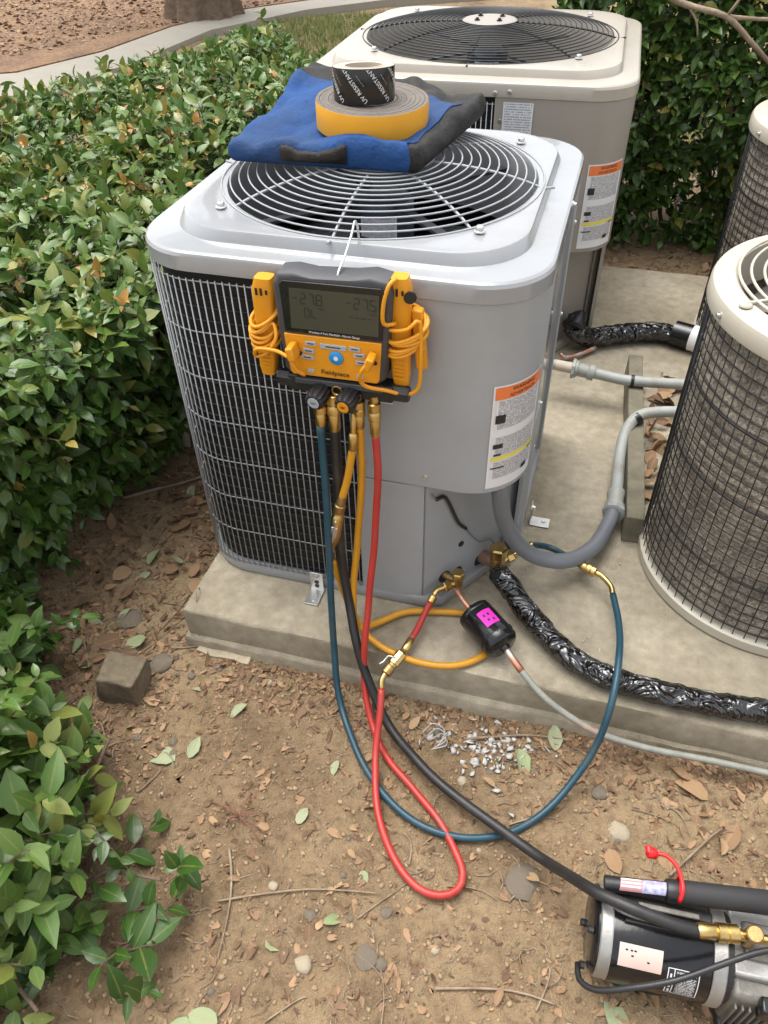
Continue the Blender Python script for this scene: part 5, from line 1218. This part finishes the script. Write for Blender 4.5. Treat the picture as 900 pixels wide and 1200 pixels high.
# back hedge -----------------------------------------------------------------
bh = empty('hedge', (1.6, 2.6, GZ), 'tall dark green hedge behind the pad at the top right', 'hedge', 'glossy-leaved hedges')
F = Foliage()
def back_y(x, z): return 2.42 - .10 * min(1, max(0, z)) + .10 * fnoise(x * 2.5, z * 2.5, 20) + .14 * max(0, .15 - z)
n_b = 0
while n_b < 2300:
    x = .55 + 2.0 * nrs.rand(); z = -.08 + 1.16 * nrs.rand() ** .9
    if fnoise(x * 4, z * 4, 22) < -.30: continue
    y = back_y(x, z) + abs(nrs.normal()) * .06
    F.shoot((x, y + .03, z), (nrs.normal() * .4, -.8, .15 + nrs.normal() * .4), nrs.randint(5, 9), .08 + .06 * nrs.rand(), .050, .46 + .12 * fnoise(x * 3, z * 3, 9), .13, 1.0, .3, .86 if nrs.rand() < .10 else 0); n_b += 1
for _ in range(1500):
    x = .35 + 2.4 * nrs.rand(); y = 2.35 + 1.1 * nrs.rand(); z = 1.03 + .07 * fnoise(x * 3, y * 3, 5) - .05 * abs(nrs.normal())
    F.shoot((x, y, z), (nrs.normal() * .4, nrs.normal() * .4, .9), nrs.randint(5, 9), .10, .050, .52, .13, 1.0, .3, .93 if nrs.rand() < .25 else (.86 if nrs.rand() < .3 else 0))
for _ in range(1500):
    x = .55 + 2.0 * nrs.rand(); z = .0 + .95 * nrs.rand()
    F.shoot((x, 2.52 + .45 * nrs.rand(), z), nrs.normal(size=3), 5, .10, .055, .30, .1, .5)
F.build(bh, 300, Wd=.54)
def branch(parent, P, r0, r1, mt=M_twig, name='branch'):
    pts = spline(P, .03); MB().tube(pts, [r0 + (r1 - r0) * i / (len(pts) - 1) for i in range(len(pts))], 7, wob=.25).build(name, mt, parent, smooth=180)
branch(bh, [(.90, 2.16, .945), (1.00, 2.17, .905), (1.142, 2.18, .872), (1.24, 2.2, .80), (1.34, 2.23, .72)], .012, .008)
branch(bh, [(1.142, 2.18, .872), (1.22, 2.22, .862), (1.33, 2.25, .856)], .009, .006)
branch(bh, [(1.145, 2.18, .875), (1.175, 2.18, .93), (1.20, 2.2, 1.0)], .006, .003)
branch(bh, [(1.01, 2.17, .90), (1.045, 2.17, .86), (1.06, 2.17, .815)], .005, .003)
for i in range(26):
    x = .65 + 1.7 * rnd.random(); P = [(x, 2.50 + .2 * rnd.random(), GZ - .02)]
    for k in range(5): P.append((P[-1][0] + .06 * rnd.gauss(0, 1), P[-1][1] + .04 * rnd.gauss(0, 1), P[-1][2] + .2))
    branch(bh, P, .011, .004, M_stem, 'stem')

# near bush at the lower left ------------------------------------------------
nb = empty('shrub', (-.02, -.82, GZ), 'near shrub with large glossy green leaves at the lower left', 'shrub')
F = Foliage()
n_n = 0
while n_n < 400:
    a = nrs.rand() * 2 * PI; e = math.acos(nrs.rand()); rr = .80 + .25 * nrs.rand()
    dirn = np.array([math.sin(e) * math.cos(a), math.sin(e) * math.sin(a), math.cos(e)])
    p = np.array([-.19, -.86, GZ + .02]) + dirn * np.array([.265, .30, .40]) * rr * (.9 + .25 * nrs.rand())
    if p[0] < -.50: continue
    F.shoot(p, dirn + np.array([.15, .1, .5]) + nrs.normal(size=3) * .3, nrs.randint(5, 8), .08 + .04 * nrs.rand(), .062, .62 + .12 * fnoise(*(p * 4)), .13, 1.0, .3, .90 if nrs.rand() < .04 else (.83 if nrs.rand() < .12 else 0)); n_n += 1
n_n = 0
while n_n < 260:     # lower growth linking the shrub and the hedge
    p = np.array([-.70 + .50 * nrs.rand(), -.62 + .32 * nrs.rand(), GZ + .02 + .22 * nrs.rand()])
    F.shoot(p, np.array([.3, -.2, .8]) + nrs.normal(size=3) * .4, nrs.randint(5, 8), .09, .054, .42, .13, 1.0); n_n += 1
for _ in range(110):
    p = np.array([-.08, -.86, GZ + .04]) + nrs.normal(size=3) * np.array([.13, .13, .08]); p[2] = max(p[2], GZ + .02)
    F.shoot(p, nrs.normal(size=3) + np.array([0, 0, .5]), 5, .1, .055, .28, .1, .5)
for (x, y) in ((.20, -.80), (.23, -.86), (.26, -.93)):
    F.shoot((x, y, GZ + .03), (.5, .2, .35), 6, .09, .060, .30, .08, 1.1, .2)
F.build(nb, 300, Wd=.52)
for i in range(16):
    a = rnd.random() * 6.28; P = [(-.08 + .05 * math.cos(a), -.84 + .05 * math.sin(a), GZ - .02)]
    for k in range(3): P.append((P[-1][0] + .08 * math.cos(a) + .02 * rnd.gauss(0, 1), P[-1][1] + .08 * math.sin(a) + .02 * rnd.gauss(0, 1), P[-1][2] + .05))
    branch(nb, P, .007, .003, M_stem, 'stem')

# tree beyond the hedge ------------------------------------------------------
tr = empty('tree', (-3.35, 7.0, GZ), 'brown tree trunk standing beyond the hedge at the top of the picture', 'tree')
prof = [(.46, -.1), (.38, .08), (.335, .25), (.315, .6), (.30, 1.5), (.28, 2.6), (.24, 3.6)]
def barkr(a, z): return 1 + .06 * math.sin(a * 7 + z * .8) + .05 * math.sin(a * 13 - z * 1.3) + .03 * math.sin(a * 23)
MB().lathe(prof, 64, (-3.35, 7.0, GZ), rfun=barkr).build('trunk', M_bark, tr, smooth=60)
for k in range(7):
    a = k * .9; P = [(-3.35, 7.0, 3.2 + .15 * k), (-3.35 + .8 * math.cos(a), 7 + .8 * math.sin(a), 4.3 + .1 * k), (-3.35 + 2.0 * math.cos(a), 7 + 2.0 * math.sin(a), 5.4 + .2 * k)]
    pts = spline(P, .2); MB().tube(pts, [.15 - .12 * i / (len(pts) - 1) for i in range(len(pts))], 8).build('limb', M_bark, tr, smooth=180)
lv, lf_ = leaf_shape(1, .5, .1, .1)
nL = 9000; cl = []
cen = [np.array([-3.35 + 2.3 * math.cos(k * 1.3) * (.4 + .6 * rnd.random()), 7 + 2.3 * math.sin(k * 1.3) * (.4 + .6 * rnd.random()), 4.8 + 2.4 * rnd.random()]) for k in range(34)]
P = np.array([cen[i % 34] + nrs.normal(size=3) * np.array([.42, .42, .34]) for i in range(nL)])
B = np.array([basis(nrs.normal(size=3), nrs.normal(size=3) + np.array([0, 0, 1.2])) for i in range(nL)])
V = np.einsum('nij,kj->nki', B, lv) * (.12 + .06 * nrs.rand(nL))[:, None, None] + P[:, None, :]
cr_ = joinmesh('crown', V, lf_, M_leaf, np.clip(.45 + .15 * nrs.normal(size=nL), 0, .8), tr, mid=LEAFMID); cr_['kind'] = 'stuff'

nM = 9000; lv, lf_ = leaf_shape(1, .6, .2, .2)
mx_ = -7.5 + 5.2 * nrs.rand(nM); my_ = 4.2 + 4.6 * nrs.rand(nM); ok = (my_ > 4.5 + .85 * (mx_ + 4.0)) & (my_ > 4.2 - .55 * (mx_ + 4.0) * (mx_ < -4)) & (mx_ < -3.2 + .5 * (my_ - 7)) & (my_ < 8.5)
P = np.stack([mx_, my_, 0 * mx_ + GZ + .072], 1)[ok]; nM = len(P)
B = np.array([basis(np.append(nrs.normal(size=2), .1), np.append(nrs.normal(size=2) * .5, 1)) for i in range(nM)])
V = (np.einsum('nij,kj->nki', B, lv) * (.02 + .05 * nrs.rand(nM) ** 2)[:, None, None]) + P[:, None, :]
props(joinmesh('mulch_chips', V, lf_, M_dead, .15 + .65 * nrs.rand(nM), mid=[1] * 14), 'brown bark chips covering the bed beyond the path', 'mulch', kind='stuff')
# lawn -----------------------------------------------------------------------
nG = 26000
gx = -2.6 + 4.2 * nrs.rand(nG); gy = 3.6 + 4.2 * nrs.rand(nG); ok = gy < 7.2 + .55 * (gx + 2.4); gx, gy = gx[ok], gy[ok]
gx2 = -7.5 + 5.2 * nrs.rand(9000); gy2 = 8.6 + 2.0 * nrs.rand(9000); gx = np.concatenate([gx, gx2]); gy = np.concatenate([gy, gy2]); nG = len(gx)
ga = nrs.rand(nG) * 6.28; gh = .03 + .05 * nrs.rand(nG); lean = nrs.normal(size=(nG, 2)) * .03
z0 = np.array([gz(float(a), float(b)) for a, b in zip(gx, gy)])
V = np.zeros((nG, 3, 3)); V[:, 0] = np.stack([gx - .008 * np.cos(ga), gy - .008 * np.sin(ga), z0], 1); V[:, 1] = np.stack([gx + .008 * np.cos(ga), gy + .008 * np.sin(ga), z0], 1); V[:, 2] = np.stack([gx + lean[:, 0], gy + lean[:, 1], z0 + gh], 1)
lawn = joinmesh('lawn_grass', V, [(0, 1, 2)], leaf_mat('grass_blade', [(0, (.13, .19, .04)), (.5, (.20, .25, .06)), (1, (.42, .36, .17))], rough=.6), nrs.rand(nG), mid=[1] * 3)
props(lawn, 'short patchy lawn grass beyond the hedge', 'grass', kind='stuff')

# ------------------------------------------------------------------ litter on the soil and pad
def surf(x, y):
    if PX0 < x < PX1 and PY0 < y < PY1: return .0
    return gz(x, y)
DEAD = []
for k in range(8):
    lv, lf_ = leaf_shape(1, (.5, .62, .42, .55)[k % 4], (.22, .10, .35, .05)[k % 4], (.1, .45, -.3, .25)[(k // 2) % 4], ('pointed', 'broad')[k % 2])
    DEAD.append((lv, lf_))
DM = {}
def dead_mesh(k, tint):
    q = (k, round(tint * 12))
    if q not in DM:
        lv, lf_ = DEAD[k]; m = bpy.data.meshes.new('fallen_leaf'); m.from_pydata([tuple(a) for a in lv], [], lf_); m.materials.append(M_dead); shade(m, 180); edge_attr(m)
        a = m.attributes.new('tint', 'FLOAT', 'FACE'); a.data.foreach_set('value', [tint] * len(lf_)); DM[q] = m
    return DM[q]
def fallen(x, y, size, tint, label, group=None, lift=.004, tilt=.25):
    k = rnd.randrange(8); o = put('fallen_leaf', dead_mesh(k, tint), M_dead)
    o.location = (x, y, surf(x, y) + lift); o.rotation_euler = (rnd.gauss(0, tilt), rnd.gauss(0, tilt), rnd.random() * 6.28); o.scale = (size,) * 3
    return props(o, label, 'leaf', group)
for x, y, s_, t_, lab in ((.139, -.468, .085, .90, 'cluster of pale green wilted leaf on bare soil near the shrub'), (.105, -.455, .06, .90, None), (.165, -.455, .055, .91, None),
                          (.48, -.772, .055, .93, 'pale green fallen leaf on bare soil at the bottom centre'), (.57, -.704, .05, .96, 'small yellow-green leaf on bare soil below the red loop'),
                          (.235, -.290, .055, .90, 'pale leaf on the soil near the pad corner'), (1.277, -.255, .085, .70, 'large tan leaf on the soil right of the blue loop'),
                          (1.385, -.225, .09, .78, 'large orange-tan leaf at the right edge below the pipe'), (1.166, -.348, .075, .62, 'broad brown leaf on the soil above the red cap'),
                          (1.132, -.745, .075, .92, 'long pale green leaf in front of the vacuum pump'), (.952, -.225, .07, .93, 'green torn leaf standing beside the pad edge'),
                          (.870, -.235, .085, .95, 'yellow-green leaf beside the white chips'), (.029, -.349, .065, .72, 'tan leaf lying beside the wooden block'),
                          (-.128, -.214, .055, .92, 'pale green leaf behind the wooden block'), (.400, -.915, .05, .93, 'curled pale leaf at the bottom left edge'), (.445, -.905, .055, .92, 'second curled pale leaf at the bottom left edge'),
                          (.49, -.37, .04, .93, 'small pale leaf between the blue and red hoses'), (-.13, -.42, .055, 1.0, 'green leaf at the foot of the near shrub')):
    if lab is None: fallen(x, y, s_, t_, 'wilted pale leaf beside the pale green leaf cluster', 'wilted pale leaves')
    else: fallen(x, y, s_, t_, lab, lift=.006)
n_ = 0
while n_ < 120:
    y = -.35 + 1.1 * rnd.random(); x = -.30 + .30 * rnd.random() - .12 * rnd.random()
    if x > .015 and y > -.17: continue
    t_ = .15 + .6 * rnd.random() if rnd.random() < .9 else .9
    dk = 'pale green' if t_ > .8 else ('dark brown' if t_ < .42 else 'tan')
    pl_c = 'beside the front condenser' if y > .12 else ('near the pad corner' if y > -.18 else 'near the wooden block')
    fallen(x, y, .032 + .035 * rnd.random(), t_, f'{dk} fallen leaf in the litter left of the pad, {pl_c}', f'{dk} leaves {pl_c}', .006, .35); n_ += 1
n_ = 0
while n_ < 54:
    x = -.2 + 1.65 * rnd.random(); y = -.95 + .75 * rnd.random()
    if math.hypot(x - 1.2, y + .6) < .16: continue
    if x < .95 and rnd.random() < .45: continue
    t_ = .15 + .65 * rnd.random() if rnd.random() < .85 else .92
    dk = 'pale green' if t_ > .81 else ('brown' if t_ < .5 else 'tan')
    pl_c = 'left of the hoses' if x < .45 else ('around the red hose loop' if x < .9 else 'near the vacuum pump')
    fallen(x, y, .02 + .022 * rnd.random(), t_, f'small {dk} fallen leaf on the bare soil {pl_c}', f'small {dk} leaves {pl_c}', .004, .25); n_ += 1
n_ = 0
while n_ < 78:
    y = .35 + .85 * rnd.random(); x = 1.068 + .20 * rnd.random() + .04 * rnd.random()
    if math.hypot(x - 1.397, y - .372) < .315: continue
    fallen(x, y, .045 + .03 * rnd.random(), .2 + .55 * rnd.random(), 'dry brown leaf drifted between the timber and round condenser', 'dry leaves behind the timber', .004 + .022 * rnd.random(), .5); n_ += 1
n_ = 0
while n_ < 20:
    x = .75 + 1.0 * rnd.random(); y = 2.05 + .3 * rnd.random()
    fallen(x, y, .05, .2 + .5 * rnd.random(), 'dry leaf on the earth strip below the back hedge', 'dry leaves below the back hedge', .008, .4); n_ += 1
for x, y, sz_ in ((1.13, -.24, .06), (1.22, -.33, .055), (1.33, -.30, .07), (1.40, -.33, .06), (1.24, -.22, .045), (1.08, -.42, .05), (1.36, -.40, .055), (1.30, -.37, .05)):
    fallen(x, y, sz_, .45 + .35 * rnd.random(), 'curled tan leaf on the soil under the thin pipe at right', 'curled leaves under the thin pipe', .008, .3)
# fine crumbs of leaf and bark
nC = 8500; lv, lf_ = leaf_shape(1, .6, .2, .2); P = []
while len(P) < nC:
    r0 = rnd.random()
    if r0 < .50: x = -.75 + .80 * rnd.random(); y = -.55 + 1.7 * rnd.random()
    elif r0 < .62: x = .1 + 1.5 * rnd.random(); y = -.165 - .12 * rnd.random() ** 1.5
    elif r0 < .74: x = .5 + 1.5 * rnd.random(); y = 2.03 + .45 * rnd.random()
    else: x = -.4 + 2.0 * rnd.random(); y = -1.05 + .9 * rnd.random()
    if x > .02 and -.165 < y < 2.02: continue
    P.append((x, y, gz(x, y) + .003))
P = np.array(P); B = np.array([basis(np.append(nrs.normal(size=2), .1 * nrs.normal()), np.append(nrs.normal(size=2) * .35, 1)) for i in range(nC)])
V = np.einsum('nij,kj->nki', B, lv) * (1 + .38 * nrs.normal(size=(nC, len(lv), 1))) * (.006 + .020 * nrs.rand(nC) ** 1.5)[:, None, None] + P[:, None, :]
props(joinmesh('leaf_litter', V, lf_, M_dead, .05 + .7 * nrs.rand(nC), mid=[1] * 14), 'fine brown leaf crumbs strewn over the soil', 'litter', kind='stuff')
# leaf bits and dust on the pad
# twigs
def twig(P, r, label, group=None):
    pts = spline(P, .012); o = MB().tube(pts, [r * (1 - .5 * i / len(pts)) for i in range(len(pts))], 6, wob=.3).build('twig', M_twig, smooth=180); return props(o, label, 'twig', group)
def gtw(x0, y0, x1, y1, lift=.006, bend=.02):
    P = []
    for k in range(5):
        t = k / 4; x = x0 + (x1 - x0) * t + bend * math.sin(3 * t) * .5; y = y0 + (y1 - y0) * t + bend * math.sin(2.6 * t); P.append((x, y, surf(x, y) + lift))
    return P
twig(gtw(-.40, .26, -.16, .47, .012), .006, 'long bare stick on the litter beside the hedge')
twig(gtw(.36, -.72, .66, -.63, .006), .0025, 'long thin dry stem on the bare soil left of the red loop')
twig(gtw(.80, -.75, 1.01, -.73, .006), .003, 'short bare twig on the soil left of the vacuum pump')
twig(gtw(.34, -.62, .40, -.82, .006), .003, 'dry stem on the soil right of the near shrub')
twig(gtw(.75, -.245, .98, -.20, .010), .003, 'thin twig along the pad front beside the white chips')
twig(gtw(1.20, -.44, 1.30, -.33, .010, .03), .003, 'curved twig behind the vacuum pump handle')
for i in range(46):
    x = -.1 + 1.5 * rnd.random(); y = -.95 + .72 * rnd.random(); a = rnd.random() * 6.28; l = .04 + .10 * rnd.random()
    if rnd.random() < .4: x = -.35 + .35 * rnd.random(); y = -.3 + .8 * rnd.random()
    if x > .0 and y > -.17: continue
    twig(gtw(x, y, x + l * math.cos(a), min(y + l * math.sin(a), -.175 if x > -.1 else 9), .004, .015), .0012 + .0010 * rnd.random(), 'thin dry twig among the scraps on the soil', 'small twigs on the soil')
h = empty('dry_sprig', (.335, -.555, GZ), 'reddish dry sprig of thin stalks on the soil left of centre', 'sprig')
for k in range(9):
    a = k * .55 + rnd.random() * .9 - .9; l = .025 + .06 * rnd.random() ** 1.5
    MB().tube(spline([(.335, -.555, gz(.335, -.555) + .012), (.335 + l * .5 * math.cos(a), -.555 + l * .5 * math.sin(a), GZ + .016 + .012 * rnd.random()), (.335 + l * math.cos(a), -.555 + l * math.sin(a), gz(.335 + l * math.cos(a), -.555 + l * math.sin(a)) + .004)], .01), .0015, 6).build('stalk', mat('red_stalk', (.20, .085, .055), .8, var=.2), h, smooth=180)
nT = MB()
for i in range(900):
    if rnd.random() < .4: x = -.6 + .62 * rnd.random(); y = -.5 + 1.5 * rnd.random()
    else: x = -.2 + 1.7 * rnd.random(); y = -1.0 + .84 * rnd.random()
    if x > 0 and y > -.17: continue
    a = rnd.random() * 6.28; l = .012 + .04 * rnd.random() ** 2; z = gz(x, y) + .002
    nT.tube([(x, y, z), (x + l * .5 * math.cos(a), y + l * .5 * math.sin(a), z + .003), (x + l * math.cos(a + .3), y + l * math.sin(a + .3), z)], .0007 + .0006 * rnd.random(), 4, caps=False)
o = nT.build('fine_twigs', M_twig); props(o, 'hair-thin stems and needles scattered over the soil', 'litter', kind='stuff')
# stones
def stone_mesh(seed, flat):
    bm = bmesh.new(); bmesh.ops.create_icosphere(bm, subdivisions=2, radius=1)
    for v in bm.verts:
        n_ = 1 + .28 * noise.noise(v.co * 1.3 + Vector((seed * 7.1, 0, 0))) + .10 * noise.noise(v.co * 3 + Vector((0, seed, 0))); v.co *= n_; v.co.z *= flat
    me = bpy.data.meshes.new('stone'); bm.to_mesh(me); bm.free(); shade(me, 50); return me
SM = [stone_mesh(k, .45 + .08 * (k % 4)) for k in range(8)]
SM2 = [m.copy() for m in SM]
for m in SM: m.materials.append(M_stone)
for m in SM2: m.materials.append(M_stonep)
def stone(x, y, s_, label, group=None, pale=False, sq=(1, 1, 1)):
    o = put('stone', (SM2 if pale else SM)[rnd.randrange(8)], None); o.location = (x, y, surf(x, y) + s_ * .04); o.scale = (s_ * sq[0], s_ * sq[1], s_ * sq[2]); o.rotation_euler = (0, 0, rnd.random() * 6)
    return props(o, label, 'stone', group)
stone(.924, -.521, .034, 'largest flat brown stone half sunk in the soil left of the pump', sq=(1, 1.2, .5)); stone(.665, -.735, .022, 'dark flat stone in the soil at the bottom centre', sq=(1, 1, .4))
stone(1.055, -.30, .018, 'grey stone on the soil right of the blue loop'); stone(.56, -.78, .017, 'pale rounded stone at the bottom centre', None, True); stone(1.10, -.375, .022, 'pale flat stone between two brown leaves', None, True)
stone(-.02, -.235, .03, 'rounded brown clod behind the wooden block'); stone(-.17, -.13, .035, 'brown clod of earth at the edge of the litter')
n_ = 0
while n_ < 70:
    x = -.15 + 1.65 * rnd.random(); y = -1.0 + .82 * rnd.random()
    if math.hypot(x - 1.2, y + .6) < .15: continue
    pa_l = rnd.random() < .4; pl_c = 'left of the hoses' if x < .45 else ('around the red hose loop' if x < .9 else 'near the vacuum pump')
    stone(x, y, .0045 + .008 * rnd.random() ** 2, f"small {'pale' if pa_l else 'brown'} pebble on the bare soil {pl_c}", f"{'pale' if pa_l else 'brown'} pebbles {pl_c}", pa_l); n_ += 1
bm = bmesh.new(); bmesh.ops.create_icosphere(bm, subdivisions=1, radius=1); bm.verts.ensure_lookup_table(); iv = np.array([tuple(v.co) for v in bm.verts]); ifc = [tuple(v.index for v in f.verts) for f in bm.faces]; bm.free()
nP = 5200; P = []
while len(P) < nP:
    x = -.5 + 2.1 * rnd.random(); y = -1.1 + .94 * rnd.random(); P.append((x, y, gz(x, y) + .001))
P = np.array(P); V = iv[None] * (1 + .25 * nrs.normal(size=(nP, len(iv), 1))) * (.0016 + .0042 * nrs.rand(nP) ** 2.2)[:, None, None] * np.array([1, 1, .7]) + P[:, None, :]
o = joinmesh('gravel', V, ifc, mat('soil_crumb', (.29, .205, .12), .95, var=.35, vs=30)); props(o, 'loose soil crumbs and grit on the bare ground', 'gravel', kind='stuff')
# white chips by the pad, fragments on the pad
nW = 170; P = []
for i in range(nW):
    if i < 120: x, y = .815 + .055 * rnd.gauss(0, 1), -.262 + .035 * rnd.gauss(0, 1)
    else: x, y = .6 + .3 * rnd.random(), -.28 + .10 * rnd.random()
    y = min(y, -.18); P.append((x, y, gz(x, y) + .005))
for i in range(34):
    x, y = .58 + .50 * rnd.random(), -.12 + .40 * rnd.random()
    P.append((x, y, .0015))
P = np.array(P); nW = len(P); B = np.array([basis(nrs.normal(size=3), nrs.normal(size=3) * .4 + np.array([0, 0, 1])) for i in range(nW)])
sz = np.where(np.arange(nW) < 170, .0025 + .009 * nrs.rand(nW) ** 2.2, .0016 + .0035 * nrs.rand(nW) ** 2)
V = np.einsum('nij,nkj->nki', B, iv[None] * np.array([1, .8, .16]) * (1 + .42 * nrs.normal(size=(nW, len(iv), 1)))) * sz[:, None, None] + P[:, None, :]
props(joinmesh('white_chips', V, ifc, M_chip), 'scattered white flaky chips on the soil before the pad', 'chips', kind='stuff')
h = MB()
for k in range(4):
    h.tube(spline([(.655 + .012 * k, -.262 - .006 * k, GZ + .012), (.675 + .012 * k, -.235 - .01 * k, GZ + .02), (.705 + .004 * k, -.245 - .012 * k, GZ + .02), (.700 - .006 * k, -.285 - .004 * k, GZ + .012)], .006), .0017, 6)
props(h.build('wire_scrap', mat('dull_wire', (.35, .34, .32), .5, .6, var=.2), smooth=180), 'small tangle of bent grey wire on the soil by the pad', 'wire')
